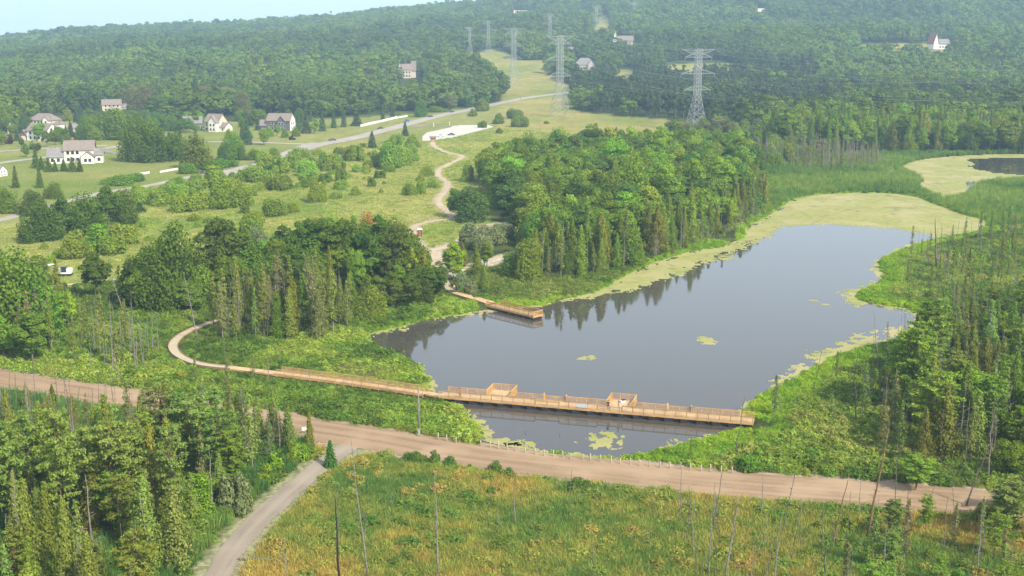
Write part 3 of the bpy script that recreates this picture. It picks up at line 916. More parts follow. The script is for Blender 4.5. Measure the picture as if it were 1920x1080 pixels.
def dead(seed, H=11.0, twigs=26, name='dead_tree', mat='grey_bark', reach=1.5, lean=0.03, r0=0.13):
    rng = np.random.default_rng(seed)
    mb = MB()
    ln = rng.normal(0, lean * H, 2)
    limb(mb, (0, 0, -0.4), (ln[0], ln[1], H), r0, 0.03, rng, 6, 6, wob=0.007)
    tw = MB()
    for k in range(twigs):
        z = H * rng.uniform(0.22, 0.97); a = rng.uniform(0, 6.28); r = reach * (1.15 - z / H) * rng.uniform(0.4, 1.2)
        p = (ln[0] * z / H, ln[1] * z / H, z); q = (p[0] + math.cos(a) * r, p[1] + math.sin(a) * r, z + r * rng.uniform(-0.25, 0.45))
        limb(tw, p, q, 0.036, 0.012, rng, 2, 3)
        if r > 0.8:
            q2 = (q[0] + rng.normal(0, .3), q[1] + rng.normal(0, .3), q[2] + 0.3)
            m_ = tuple((np.array(p) + np.array(q)) / 2)
            limb(tw, m_, q2, 0.02, 0.01, rng, 1, 3)
    pl = Plant(name, mb, None, M[mat], None, H, reach * 2)
    pl.twigs = tw.mesh(name + '_branches', M[mat]) if tw.v else None
    allm = MB(); allm.add(mb.v, mb.f); 
    if tw.v: allm.add(tw.v, tw.f)
    pl.wood_mb = allm
    return pl

def tuft(seed, n=52, H=1.1, R=0.6, w=0.04, lean=0.35, name='grass_tuft'):
    """a clump of upright blades"""
    rng = np.random.default_rng(seed)
    a = rng.uniform(0, 6.28, n); r = R * np.sqrt(rng.uniform(0, 1, n))
    b0 = np.stack([np.cos(a) * r, np.sin(a) * r, np.full(n, -0.1)], -1)
    h = H * rng.uniform(0.55, 1.1, n)
    d = rng.normal(0, lean, (n, 2)) * h[:, None] + b0[:, :2] * 0.5
    t0 = b0 + np.stack([d[:, 0], d[:, 1], h], -1)
    th = rng.uniform(0, 6.28, n); s = np.stack([np.cos(th), np.sin(th), np.zeros(n)], -1) * w
    V = np.stack([b0 - s, b0 + s, t0 + s * 0.4, t0 - s * 0.4], 1).reshape(-1, 3)
    return Plant(name, None, V, M['marsh'], M['marsh'], H, 2 * R)

def mound(seed, H=0.8, W=2.2, n=520, leaf=0.095, name='marsh_plant'):
    rng = np.random.default_rng(seed)
    P = []; N = []
    for k in range(7):
        a = rng.uniform(0, 6.28); f = math.sqrt(rng.uniform(0, 1)) * 0.7
        c = np.array([math.cos(a) * f * W / 2, math.sin(a) * f * W / 2, 0.0]); r = W * rng.uniform(0.15, 0.26)
        d = sphere_dirs(n // 7, rng); d[:, 2] = np.abs(d[:, 2])
        p = c + d * np.array([r, r, H * rng.uniform(0.6, 1.05)]) * rng.uniform(0.8, 1.1, (len(d), 1))
        P.append(p); N.append(d + np.array([0, 0, 0.7]))
    return Plant(name, None, leaves(np.vstack(P), np.vstack(N), leaf, rng, 2.0, 0.7), M['marsh'], M['marsh'], H, W)

LOW = [bushy(s, 16, w, 22, 190, .45, 'broadleaf_tree', levels=3, rl=(.13, .2)) for s, w in ((15, 14.5), (16, 13), (17, 16))]
KINDS = {
    'broadleaf_tree': [broadleaf(s, 16, sp, nl, 230, .42, ba) for s, sp, nl, ba in ((1, .34, 32, .10), (2, .31, 30, .06), (3, .38, 36, .04), (4, .28, 26, .12), (5, .36, 34, .0), (6, .32, 32, .08))] + LOW,
    'meadow_bush': [bushy(s, 5, w, 15) for s, w in ((11, 6.5), (12, 5.6), (13, 8.0), (14, 5.0))],
    'shrub': [bushy(s, 2.6, w, 9, 150, .19, 'shrub') for s, w in ((21, 3.2), (22, 3.8), (23, 2.8))],
    'cedar_tree': [cedar(s, 13, w, 5200, .22, .07) for s, w in ((31, 5.4), (32, 4.6), (33, 6.2), (34, 4.2))],
    'thin_cedar': [cedar(s, 13, w, 2600, .22, sparse=True, name='thin_cedar', base=.22) for s, w in ((41, 4.4), (42, 3.6), (43, 5.0))],
    'spruce_tree': [spruce(s, 12, w) for s, w in ((51, 5.6), (52, 6.4), (53, 4.8))],
    'pine_tree': [pine(s, 14, w, sparse=sp) for s, w, sp in ((61, 5.2, .05), (62, 4.4, .15), (63, 6.0, .1), (64, 4.8, .2))],
    'dead_tree': [dead(s, 11, t, reach=r) for s, t, r in ((71, 26, 1.4), (72, 34, 1.8), (73, 18, 1.0), (74, 40, 1.3), (75, 12, .8))],
    'bare_stem': [dead(s, 9, t, 'bare_stem', 'stem', .7, .08, .06) for s, t in ((81, 10), (82, 20), (83, 6), (84, 15), (85, 26))],
}
DESC = {'broadleaf_tree': ('broadleaf tree', 'tree'), 'meadow_bush': ('rounded bush', 'bush'), 'shrub': ('low shrub', 'shrub'), 'cedar_tree': ('pointed cedar', 'cedar'),
        'thin_cedar': ('sparse half-dead cedar', 'cedar'), 'spruce_tree': ('spruce', 'spruce'), 'pine_tree': ('pine with open tiers of boughs', 'pine'), 'dead_tree': ('grey dead tree with bare twigs', 'dead tree'),
        'bare_stem': ('thin bare grey stem', 'dead tree')}
FINE = {k: [p.joined() for p in v] for k, v in KINDS.items() if k not in ('meadow_bush',)}

def far_tree(seed, kind):
    if kind == 'broad': p = broadleaf(seed, 16, 0.42, 16, 40, 1.2, 0.0, 'broadleaf_tree', .28, 'far_leaf')
    elif kind == 'pine': p = broadleaf(seed, 16, 0.29, 12, 40, 1.1, 0.2, 'pine_tree', .35, 'far_leaf')
    return p.joined()
FAR_BROAD = [far_tree(100 + i, 'broad') for i in range(6)]
FAR_PINE = [far_tree(120 + i, 'pine') for i in range(3)]
T_TUFT = [tuft(s).joined() for s in (131, 132, 133)]
T_REED = [tuft(s, 60, 2.3, .7, .045, .12, 'cattail').joined() for s in (141, 142, 143)]
T_MOUND = [mound(s).joined() for s in (151, 152, 153)]

# ------------------------------------------------------------------ masses: points that carry plants
def scatter(name, P, S, rot, idx, tint, protos, label, cat):
    P = np.asarray(P, np.float32); n = len(P)
    if n == 0: return
    me = bpy.data.meshes.new(name)
    me.vertices.add(n); me.vertices.foreach_set('co', P.ravel())
    a = me.attributes.new('size', 'FLOAT_VECTOR', 'POINT'); a.data.foreach_set('vector', np.asarray(S, np.float32).ravel())
    R = np.zeros((n, 3), np.float32); R[:, 2] = rot
    a = me.attributes.new('turn', 'FLOAT_VECTOR', 'POINT'); a.data.foreach_set('vector', R.ravel())
    a = me.attributes.new('pick', 'INT', 'POINT'); a.data.foreach_set('value', np.asarray(idx, np.int32))
    c4 = np.ones((n, 4), np.float32); c4[:, :3] = tint
    a = me.attributes.new('tint', 'FLOAT_COLOR', 'POINT'); a.data.foreach_set('color', c4.ravel())
    col = bpy.data.collections.new(name + '_shapes')
    for k, p in enumerate(protos):
        q = p.copy(); q.name = '%s_shape_%02d' % (name, k); col.objects.link(q)
    ng = bpy.data.node_groups.new(name + '_scatter', 'GeometryNodeTree')
    ng.interface.new_socket('Geometry', in_out='INPUT', socket_type='NodeSocketGeometry')
    ng.interface.new_socket('Geometry', in_out='OUTPUT', socket_type='NodeSocketGeometry')
    N = ng.nodes.new
    gi, go, ip, ci = N('NodeGroupInput'), N('NodeGroupOutput'), N('GeometryNodeInstanceOnPoints'), N('GeometryNodeCollectionInfo')
    ci.inputs['Collection'].default_value = col; ci.inputs['Separate Children'].default_value = True; ci.inputs['Reset Children'].default_value = True
    def na(nm, t):
        q = N('GeometryNodeInputNamedAttribute'); q.data_type = t; q.inputs['Name'].default_value = nm
        return q.outputs['Attribute']
    e2r = N('FunctionNodeEulerToRotation')
    L = ng.links.new
    L(gi.outputs[0], ip.inputs['Points']); L(ci.outputs[0], ip.inputs['Instance'])
    ip.inputs['Pick Instance'].default_value = True
    L(na('pick', 'INT'), ip.inputs['Instance Index'])
    L(na('turn', 'FLOAT_VECTOR'), e2r.inputs[0]); L(e2r.outputs[0], ip.inputs['Rotation'])
    L(na('size', 'FLOAT_VECTOR'), ip.inputs['Scale'])
    L(ip.outputs[0], go.inputs[0])
    o = link(name, me)
    md_ = o.modifiers.new('plants', 'NODES'); md_.node_group = ng
    tag(o, label, cat, kind='stuff')
    return o

# ------------------------------------------------------------------ where nothing may grow
WALK_CLEAR = []
def clear_of(X, Y, road=0.8, water=0.6, trails=True):
    ok = shore(X, Y) > water
    for R, w in ((ROAD, 5.0), (SIDE, 2.3), (HIGHWAY, 6.0), (STREET, 3.6), (STREET2, 3.0), (LANE, 2.8)):
        ok &= dist_line(X, Y, R) > w + road
    for R, w in ((TRAIL_A, 1.5), (TRAIL_B, 1.4), (TRAIL_C, 1.8), (TRAIL_D, 1.2), (TRAIL_E, 1.0)):
        ok &= dist_line(X, Y, R) > w + road * 0.6
    ok &= ~inside(X, Y, LOT)
    for L, w in WALK_CLEAR: ok &= dist_line(X, Y, L) > w
    return ok

def jitter_grid(poly, s, rng):
    lo = poly.min(0); hi = poly.max(0)
    gx, gy = np.meshgrid(np.arange(lo[0], hi[0], s), np.arange(lo[1], hi[1], s))
    gx = gx + (np.arange(gx.shape[0]) % 2)[:, None] * s / 2
    X = gx.ravel() + rng.uniform(-.42, .42, gx.size) * s; Y = gy.ravel() + rng.uniform(-.42, .42, gx.size) * s
    k = inside(X, Y, poly)
    return X[k], Y[k]
WALK_CLEAR += [([tuple(W0 + WV * 1.3 - WU * 4), tuple(W1 + WV * 1.3 + WU * 1)], 2.6), ([tuple(p) for p in NARROW[::3]] + [tuple(NARROW[-1])], 2.2), ([tuple(p) for p in CURVE[::4]] + [tuple(CURVE[-1])], 2.0),
               ([tuple(DK0), tuple(DK1)], 2.4), ([tuple(RK0), tuple(RK1)], 2.6)]
# ------------------------------------------------------------------ tints
T = {'green': (0.098, 0.158, 0.026), 'dark': (0.070, 0.112, 0.022), 'olive': (0.135, 0.20, 0.03), 'yellow': (0.15, 0.225, 0.04), 'bright': (0.135, 0.22, 0.028),
     'cedar': (0.125, 0.158, 0.036), 'gold': (0.138, 0.165, 0.04), 'tam': (0.132, 0.19, 0.055), 'blue': (0.06, 0.10, 0.065), 'silver': (0.14, 0.175, 0.10),
     'grey': (0.125, 0.14, 0.065), 'pine': (0.04, 0.062, 0.03), 'rust': (0.2, 0.10, 0.035), 'red': (0.055, 0.035, 0.03), 'bgreen': (0.065, 0.125, 0.034)}
WORDS = {'green': 'mid-green', 'dark': 'dark green', 'olive': 'olive', 'yellow': 'yellow-green', 'bright': 'bright green', 'cedar': 'yellow-green', 'gold': 'golden-green', 'tam': 'yellowish',
         'blue': 'blue-green', 'silver': 'silvery', 'grey': 'greyish', 'pine': 'blackish green', 'rust': 'reddish', 'red': 'dark purple-leaved', 'bgreen': 'deep green'}
T = {k: (v[0] * 1.52, v[1] * 1.47, v[2] * 0.98) for k, v in T.items()}
PLACED = []       # every plant: kind, x, y, z, height, width factor, turn, tint, label, group, priority

def tint_of(t, rng, v=0.14):
    c = np.array(T[t]); return c * (1 + rng.normal(0, v)) * (1 + rng.normal(0, 0.06, 3))

def add_plant(kind, x, y, z, h, wf, tname, label, group, rng, keep=False):
    PLACED.append([kind, x, y, z, h, wf, rng.uniform(0, 6.28), tint_of(tname, rng), label, group, keep])

# --- trees the photograph lets one single out: pixel of the foot, height and width in pixels
HAND = []
def hand(kind, tone, *rows_):
    for r in rows_: HAND.append((kind, tone) + tuple(r))
# great dark clumps at the left of the meadow
hand('broadleaf_tree', 'dark', (75, 452, 82, 88), (118, 446, 80, 60), (165, 440, 88, 92), (205, 428, 84, 60), (235, 418, 72, 70), (60, 402, 52, 60))
hand('broadleaf_tree', 'dark', (258, 302, 92, 74), (300, 303, 70, 80), (335, 300, 60, 50))
hand('broadleaf_tree', 'green', (280, 300, 86, 70), (368, 316, 72, 76), (438, 299, 58, 50), (178, 262, 50, 56), (215, 262, 66, 74), (0, 242, 56, 60), (42, 230, 44, 30))
hand('spruce_tree', 'bgreen', (262, 398, 20, 30), (205, 400, 18, 26))
hand('broadleaf_tree', 'green', (12, 398, 58, 56), (100, 372, 36, 40))
# meadow bushes and small trees
hand('meadow_bush', 'olive', (145, 484, 58, 66), (185, 470, 56, 70), (232, 456, 48, 70), (212, 476, 44, 60), (418, 391, 62, 64), (455, 386, 48, 50), (380, 392, 46, 60), (345, 396, 46, 60),
     (400, 352, 48, 60), (435, 368, 44, 44), (470, 455, 60, 56), (435, 468, 56, 70), (478, 420, 30, 50), (512, 405, 44, 54), (548, 398, 26, 26), (592, 379, 52, 36), (606, 378, 40, 24))
hand('meadow_bush', 'yellow', (480, 340, 40, 56), (525, 325, 46, 50), (500, 318, 36, 46), (555, 315, 40, 40), (300, 384, 36, 60), (270, 382, 36, 46), (620, 320, 44, 46), (575, 330, 40, 46),
     (330, 372, 40, 56), (362, 360, 36, 46), (640, 355, 26, 36), (668, 366, 26, 26), (730, 316, 60, 56), (705, 312, 40, 46), (752, 310, 50, 46), (772, 302, 38, 36), (668, 302, 44, 44),
     (652, 300, 36, 30), (745, 272, 28, 32), (775, 277, 28, 34), (720, 345, 8, 12), (715, 362, 10, 14), (788, 340, 22, 20), (800, 330, 26, 24), (812, 352, 22, 22), (770, 366, 34, 26), (790, 364, 34, 22),
     (878, 340, 44, 34), (630, 372, 18, 24), (520, 472, 40, 50), (620, 440, 46, 40), (590, 452, 54, 44), (560, 296, 26, 40))
hand('meadow_bush', 'green', (526, 356, 34, 58), (696, 350, 26, 24), (640, 340, 34, 24), (480, 300, 26, 30), (336, 348, 18, 22), (460, 400, 20, 26), (905, 208, 26, 40), (936, 250, 12, 18), (936, 232, 22, 30),
     (905, 240, 18, 20), (965, 222, 24, 36), (975, 238, 26, 40), (1025, 232, 8, 14), (886, 218, 20, 22), (820, 210, 14, 34), (420, 312, 18, 60), (395, 318, 20, 50), (350, 325, 26, 40), (225, 345, 24, 60), (255, 340, 20, 40))
hand('spruce_tree', 'blue', (698, 278, 34, 22), (760, 255, 28, 20))
# hill bush by the trail, dark oak above it
hand('broadleaf_tree', 'bgreen', (888, 414, 74, 76), (862, 408, 60, 44))
hand('meadow_bush', 'silver', (880, 462, 50, 60), (915, 458, 46, 60), (940, 445, 36, 44), (905, 470, 40, 46), (488, 475, 62, 44), (495, 482, 40, 30))
# big trees between meadow and marsh
hand('broadleaf_tree', 'dark', (295, 584, 140, 76), (335, 578, 176, 90), (372, 566, 120, 50), (420, 560, 158, 96), (455, 556, 130, 60), (578, 528, 122, 76), (610, 532, 128, 60), (650, 536, 130, 80),
     (690, 540, 120, 66), (715, 546, 150, 70), (740, 550, 150, 66), (757, 548, 112, 46), (182, 560, 92, 66), (735, 500, 100, 60))
hand('broadleaf_tree', 'green', (640, 500, 100, 70), (560, 492, 76, 60), (600, 480, 80, 50), (690, 480, 76, 60), (40, 640, 190, 110), (-10, 620, 180, 110), (5, 560, 110, 90), (75, 560, 80, 60), (70, 645, 150, 70), (665, 470, 70, 30),
     (800, 556, 76, 34))
hand('broadleaf_tree', 'rust', (692, 468, 78, 34))
hand('broadleaf_tree', 'bright', (748, 545, 96, 46), (770, 550, 92, 36), (670, 555, 100, 34), (850, 525, 76, 46), (115, 628, 86, 56), (20, 640, 54, 50), (585, 628, 78, 36), (603, 622, 70, 30), (632, 600, 60, 30))
hand('cedar_tree', 'cedar', (798, 556, 92, 44), (822, 554, 40, 24), (620, 600, 136, 30), (418, 640, 54, 34), (895, 520, 60, 36), (908, 545, 50, 30), (868, 500, 44, 26))
hand('broadleaf_tree', 'green', (912, 506, 56, 34), (990, 524, 86, 60), (960, 520, 60, 50))
hand('meadow_bush', 'silver', (440, 962, 104, 84), (868, 540, 40, 44), (885, 552, 34, 36), (975, 480, 30, 40))
hand('broadleaf_tree', 'bright', (372, 965, 90, 70), (395, 950, 80, 50), (350, 985, 80, 60))
hand('shrub', 'bright', (545, 870, 50, 40), (515, 885, 46, 44), (560, 862, 40, 40), (500, 905, 40, 50), (575, 855, 30, 36), (345, 860, 30, 40))
hand('spruce_tree', 'bgreen', (620, 876, 56, 28))
hand('shrub', 'bgreen', (782, 866, 26, 40), (812, 868, 28, 40), (840, 872, 24, 30), (928, 885, 28, 30), (950, 892, 22, 26), (1090, 920, 26, 60), (770, 864, 22, 30), (880, 880, 14, 14))
hand('shrub', 'green', (270, 676, 36, 50), (255, 668, 30, 40), (240, 780, 26, 40), (1620, 368, 14, 14), (1525, 880, 30, 50), (1400, 880, 36, 60), (1418, 872, 40, 46))
# suburb
hand('spruce_tree', 'blue', (28, 250, 30, 16), (42, 250, 34, 20), (32, 264, 22, 14), (98, 265, 26, 22), (110, 266, 24, 18), (125, 262, 30, 14), (135, 262, 34, 18), (148, 262, 24, 12), (145, 224, 30, 16), (152, 222, 26, 14),
     (464, 271, 50, 24), (455, 262, 40, 18), (484, 244, 22, 14), (405, 243, 22, 16), (560, 250, 46, 14), (575, 250, 40, 26), (605, 246, 42, 14), (626, 240, 38, 16), (645, 238, 40, 12), (644, 222, 26, 12), (669, 236, 26, 24), (718, 226, 28, 14), (736, 222, 28, 12))
hand('spruce_tree', 'dark', (78, 318, 26, 16), (92, 322, 28, 18), (104, 322, 24, 16), (120, 321, 24, 20), (136, 322, 30, 20), (150, 322, 26, 18), (30, 352, 44, 20), (75, 352, 44, 16), (68, 315, 38, 20))
hand('shrub', 'red', (18, 270, 22, 16), (62, 280, 12, 16), (548, 262, 10, 16))
hand('broadleaf_tree', 'bright', (76, 264, 38, 26), (128, 226, 24, 18), (167, 258, 12, 14), (375, 240, 32, 26), (495, 272, 34, 22), (488, 306, 30, 26), (505, 256, 22, 18), (520, 255, 22, 16), (535, 258, 20, 16), (555, 256, 22, 18), (590, 250, 30, 20), (602, 246, 24, 18), (515, 302, 30, 30), (430, 262, 24, 22))
hand('broadleaf_tree', 'bgreen', (790, 219, 36, 34), (70, 232, 30, 20), (425, 300, 40, 26), (452, 300, 30, 26))
hand('broadleaf_tree', 'grey', (600, 208, 40, 16), (845, 208, 40, 24), (430, 212, 60, 44), (455, 216, 50, 36), (392, 206, 56, 50), (250, 206, 50, 70), (275, 212, 60, 50))
# single trees of the far shore and the swamp
hand('broadleaf_tree', 'bright', (1100, 300, 60, 50), (1180, 420, 150, 60), (1150, 360, 120, 60), (1250, 420, 120, 60), (1300, 400, 110, 50), (1345, 388, 100, 50), (1230, 330, 90, 60), (1290, 320, 70, 50))
hand('broadleaf_tree', 'dark', (1262, 266, 48, 50), (1440, 232, 50, 60), (1470, 238, 46, 50), (985, 400, 90, 60), (1010, 420, 70, 50), (1000, 380, 90, 60), (960, 380, 70, 50))
# conifers of the near left corner
hand('pine_tree', 'tam', (232, 1000, 215, 84), (265, 985, 190, 60), (20, 1010, 230, 80), (60, 960, 190, 74), (330, 1010, 215, 60), (122, 1020, 260, 70), (175, 985, 190, 70), (372, 900, 160, 80), (345, 880, 150, 70), (415, 915, 150, 60))
hand('cedar_tree', 'gold', (290, 985, 190, 62), (210, 930, 190, 60), (318, 1012, 130, 60), (20, 850, 120, 44), (85, 900, 150, 50), (185, 900, 140, 46), (270, 870, 130, 40), (440, 880, 120, 50), (385, 860, 120, 46), (310, 860, 110, 40), (60, 1090, 200, 70), (130, 1130, 200, 70))
hand('pine_tree', 'tam', (1885, 1015, 120, 70), (1930, 1005, 135, 70), (1905, 968, 80, 60))
hand('broadleaf_tree', 'olive', (1868, 975, 56, 56), (1915, 945, 60, 60))
hand('pine_tree', 'yellow', (1715, 920, 70, 60), (1715, 780, 180, 70), (1745, 850, 150, 80), (1690, 760, 140, 60))

LANDMARKS = [(787, 436, 'the brown privy'), (150, 285, 'the white house with grey roofs'), (880, 565, 'the plank dock'), (970, 577, 'the railed dock'), (785, 780, 'the utility pole'),
             (860, 245, 'the pale parking lot'), (850, 305, 'the bend of the gravel path'), (1045, 190, 'the middle lattice pylon'), (1305, 200, 'the nearest lattice pylon'), (528, 230, 'the slate-coloured house'),
             (408, 230, 'the house with the white gable'), (88, 225, 'the hip-roofed house'), (230, 243, 'the brick-fronted house'), (103, 510, 'the white excavator'), (335, 660, 'the curve of the boardwalk'),
             (620, 850, 'the road junction'), (450, 1000, 'the side road'), (1120, 780, 'the long boardwalk'), (1300, 880, 'the white road posts'), (700, 240, 'the white wall'), (623, 262, 'the road bend with the dark car'),
             (480, 490, 'the bare earth patch'), (760, 135, 'the cream house in the woods'), (1460, 350, 'the cattail bed'), (1580, 400, 'the duckweed bay'), (1640, 560, 'the bright green point'), (60, 320, 'the hedge of dark spruces'),
             (900, 430, 'the silvery thicket'), (300, 280, 'the great dark clump of trees'), (0, 720, 'the dirt road'), (1700, 925, 'the dirt road'), (15, 410, 'the left lane'), (960, 250, 'the mown power corridor'), (250, 540, 'the meadow path')]
ORD = ['nearest', 'second nearest', 'third nearest', 'fourth nearest', 'fifth nearest', 'sixth nearest', 'seventh nearest', 'eighth nearest', 'ninth nearest', 'tenth nearest', 'eleventh nearest', 'twelfth nearest', 'thirteenth nearest', 'fourteenth nearest', 'fifteenth nearest']
rng = np.random.default_rng(5)
groups_ = {}
for i, (kind, tone, px, py, hp, wp) in enumerate(HAND):
    best = min(LANDMARKS, key=lambda L: math.hypot(L[0] - px, (L[1] - py) * 1.6))
    dx, dy = px - best[0], (py - best[1]) * 2.2
    if abs(dx) > abs(dy): rel = 'left of' if dx < 0 else 'right of'
    else: rel = 'beyond' if dy < 0 else 'in front of'
    groups_.setdefault((kind, tone, best[2], rel), []).append((math.hypot(dx, dy), i))
HLAB = {}
SINGLE = {'shrub': 'leafy shrub', 'meadow_bush': 'rounded bush', 'broadleaf_tree': 'broad-crowned tree', 'spruce_tree': 'cone-shaped spruce', 'pine_tree': 'open-tiered pine', 'cedar_tree': 'pointed cedar'}
for (kind, tone, lm, rel), L in groups_.items():
    L.sort()
    for k, (_, i) in enumerate(L):
        base = '%s %s %s %s' % (WORDS[tone], SINGLE[kind], rel, lm)
        if len(L) > 1: base += ', ' + ORD[min(k, 14)] + (' to it' if len(base.split()) < 12 else '')
        HLAB[i] = base
for i, (kind, tone, px, py, hp, wp) in enumerate(HAND):
    p = gt(px, py); s = px_size(p)
    h = hp / s * (1.03 if py > 450 else 1.0)
    base = KINDS[kind][0]
    wf = (wp / s) / (base.W * h / base.H)
    PLACED.append([kind, p.x, p.y, p.z - 0.1, h, wf, rng.uniform(0, 6.28), tint_of(tone, rng, .06), HLAB[i], 'plants standing singly: ' + SINGLE[kind], True])

# --- stands of trees: (polygon of feet in pixels, spacing in metres, [(kind, weight, low, high, tone)...], words for the place)
def stand(poly, s, mix, place, seed, water=1.0, road=1.2, dens=1.0, z=1.2):
    rng = np.random.default_rng(seed)
    a = np.array(poly, float)
    P = GT(a[:, 0], a[:, 1])[:, :2] if a[:, 1].min() < 210 else G(a[:, 0], a[:, 1], z)
    X, Y = jitter_grid(P, s, rng)
    k = clear_of(X, Y, road, water) & (rng.uniform(0, 1, len(X)) < dens)
    X, Y = X[k], Y[k]
    Z = ground_z(X, Y)
    px, py, _ = to_px(X, Y, Z)
    w = np.array([m[1] for m in mix], float); w /= w.sum()
    ch = rng.choice(len(mix), len(X), p=w)
    for i in range(len(X)):
        if any(r[0] < px[i] < r[2] and r[1] < py[i] < r[3] for r in VIEW_CLEAR): continue
        kind, _, lo, hi, tone = mix[ch[i]]
        tn = tone if isinstance(tone, str) else tone[rng.integers(len(tone))]
        d, _c = DESC[kind]
        h = rng.uniform(lo, hi)
        lab = '%s %s' % (d, place)
        if kind not in ('dead_tree', 'bare_stem'): lab = WORDS[tn] + ' ' + lab
        lab = ' '.join(lab.split()[:16])
        add_plant(kind, X[i], Y[i], Z[i] - 0.1, h, rng.uniform(0.85, 1.2), tn, lab, '%ss %s' % (d, place), rng)

# sight lines kept open in front of things the photograph shows between trees (pixels: feet that would hide them)
VIEW_CLEAR = [(740, 135, 800, 190), (1075, 118, 1125, 158), (1055, 95, 1085, 122), (1140, 72, 1200, 102), (1085, 64, 1112, 84), (1730, 78, 1790, 100), (1410, 18, 1440, 38), (190, 196, 232, 224),
              (955, 22, 1010, 44), (1080, 18, 1116, 42), (60, 218, 125, 262), (380, 222, 445, 262), (485, 240, 560, 262), (1240, 118, 1300, 140), (770, 440, 815, 520)]
WOODS = ('broadleaf_tree', 3, 12, 18, ('green', 'green', 'dark', 'bright', 'bgreen', 'olive'))
stand([(905, 338), (960, 318), (1050, 300), (1110, 293), (1240, 292), (1330, 300), (1400, 312), (1420, 340), (1400, 390), (1330, 420), (1240, 452), (1130, 480), (1030, 490), (985, 460), (960, 410), (925, 400)],
      7.2, [WOODS, ('cedar_tree', .15, 12, 17, ('cedar', 'green'))], 'in the crowded wood behind the far shore', 201)
stand([(985, 522), (1060, 524), (1150, 506), (1250, 466), (1330, 440), (1400, 408), (1436, 385), (1425, 350), (1350, 395), (1250, 436), (1130, 474), (1010, 492)],
      3.9, [('cedar_tree', 5, 8, 15, ('cedar', 'cedar', 'gold', 'green')), ('thin_cedar', 2.4, 8, 15, ('cedar', 'grey')), ('dead_tree', 2.2, 6, 13, 'grey'), ('broadleaf_tree', .8, 8, 13, ('green', 'bright'))], 'in the conifer strip along the far shore', 202)
stand([(1160, 512), (1260, 474), (1340, 446), (1400, 420), (1440, 396), (1436, 380), (1340, 436), (1250, 462)], 3.0, [('dead_tree', 3, 4, 9, 'grey'), ('shrub', 2, 1.5, 3, ('grey', 'olive'))], 'at the foot of the far shore trees', 203)
stand([(1230, 262), (1300, 240), (1400, 236), (1500, 262), (1560, 300), (1450, 316), (1390, 300), (1320, 285)], 7.0, [('broadleaf_tree', 2, 5, 11, ('olive', 'green', 'grey')), ('meadow_bush', 2, 3, 6, ('grey', 'olive', 'green')), ('dead_tree', 1, 6, 10, 'grey')],
      'in the scrub around the nearest pylon', 204)
stand([(1380, 304), (1470, 286), (1560, 286), (1660, 296), (1640, 318), (1540, 322), (1440, 314)], 4.2, [('dead_tree', 5, 7, 13, 'grey'), ('thin_cedar', 2, 6, 11, ('grey', 'cedar'))], 'in the grey stand left of the reeds', 205)
stand([(1430, 262), (1520, 258), (1640, 250), (1760, 250), (1920, 256), (2250, 262), (2250, 284), (1920, 283), (1780, 284), (1660, 284), (1560, 284), (1470, 286)],
      6.6, [('cedar_tree', 2, 14, 22, ('tam', 'cedar', 'green')), ('thin_cedar', 1.3, 13, 20, ('tam', 'grey')), ('dead_tree', 1.6, 12, 17, 'grey'), ('broadleaf_tree', 4, 12, 21, ('bright', 'olive', 'green', 'dark'))], 'in the tall rank behind the reeds', 206)
stand([(385, 606), (440, 590), (520, 575), (640, 565), (668, 590), (655, 618), (600, 632), (500, 636), (420, 640)], 3.1,
      [('cedar_tree', 2.4, 8, 13, ('cedar', 'grey', 'green')), ('thin_cedar', 3, 9, 15, ('grey', 'cedar')), ('bare_stem', 3, 9, 14, 'grey'), ('dead_tree', .6, 8, 12, 'grey')], 'in the thicket behind the reeds left of the pond', 207)
stand([(640, 560), (830, 545), (835, 560), (700, 600), (660, 610)], 4.0, [('broadleaf_tree', 1, 6, 10, ('green', 'dark')), ('shrub', 2, 2, 3.5, ('green', 'olive'))], 'under the big trees left of the docks', 208)
stand([(230, 560), (560, 500), (820, 490), (830, 520), (600, 560), (260, 600)], 6.5, [('broadleaf_tree', 1, 9, 14, ('dark', 'green'))], 'filling the belt between meadow and marsh', 209)
stand([(-120, 690), (-100, 590), (90, 585), (150, 620), (120, 655), (60, 690), (0, 700)], 4.0, [('broadleaf_tree', 2, 6, 12, ('green', 'bright')), ('thin_cedar', 2, 9, 14, ('grey', 'cedar')), ('shrub', 1, 2, 4, 'green')], 'in the corner grove above the dirt road', 210)
stand([(135, 700), (140, 640), (240, 620), (300, 650), (290, 700), (230, 722)], 3.6, [('dead_tree', 3, 6, 11, 'grey'), ('thin_cedar', 1.4, 7, 11, ('grey', 'cedar')), ('shrub', 1, 1.5, 3, ('olive', 'green'))], 'between the dirt road and the boardwalk curve', 211)
stand([(300, 700), (420, 695), (520, 715), (600, 740), (580, 770), (440, 755), (310, 730)], 4.5, [('shrub', 3, 1, 2.6, ('green', 'olive')), ('dead_tree', .7, 4, 8, 'grey'), ('thin_cedar', .4, 5, 8, 'grey')], 'between the dirt road and the narrow boardwalk', 212)
stand([(-160, 1330), (-160, 880), (0, 880), (200, 870), (300, 850), (380, 850), (520, 850), (540, 860), (490, 900), (440, 935), (395, 985), (330, 1090), (210, 1290), (190, 1380)], 4.0,
      [('pine_tree', 2.0, 8, 12.5, ('tam', 'yellow', 'cedar')), ('cedar_tree', 3, 7, 12, ('gold', 'cedar', 'tam')), ('thin_cedar', 2.2, 7, 12, ('tam', 'grey')), ('dead_tree', 2.6, 6, 11, 'grey'), ('bare_stem', 2, 7, 11, 'grey'), ('shrub', 1.2, 1.5, 3.2, ('bright', 'green'))],
      'in the conifer swamp of the near left corner', 213, road=2.2)
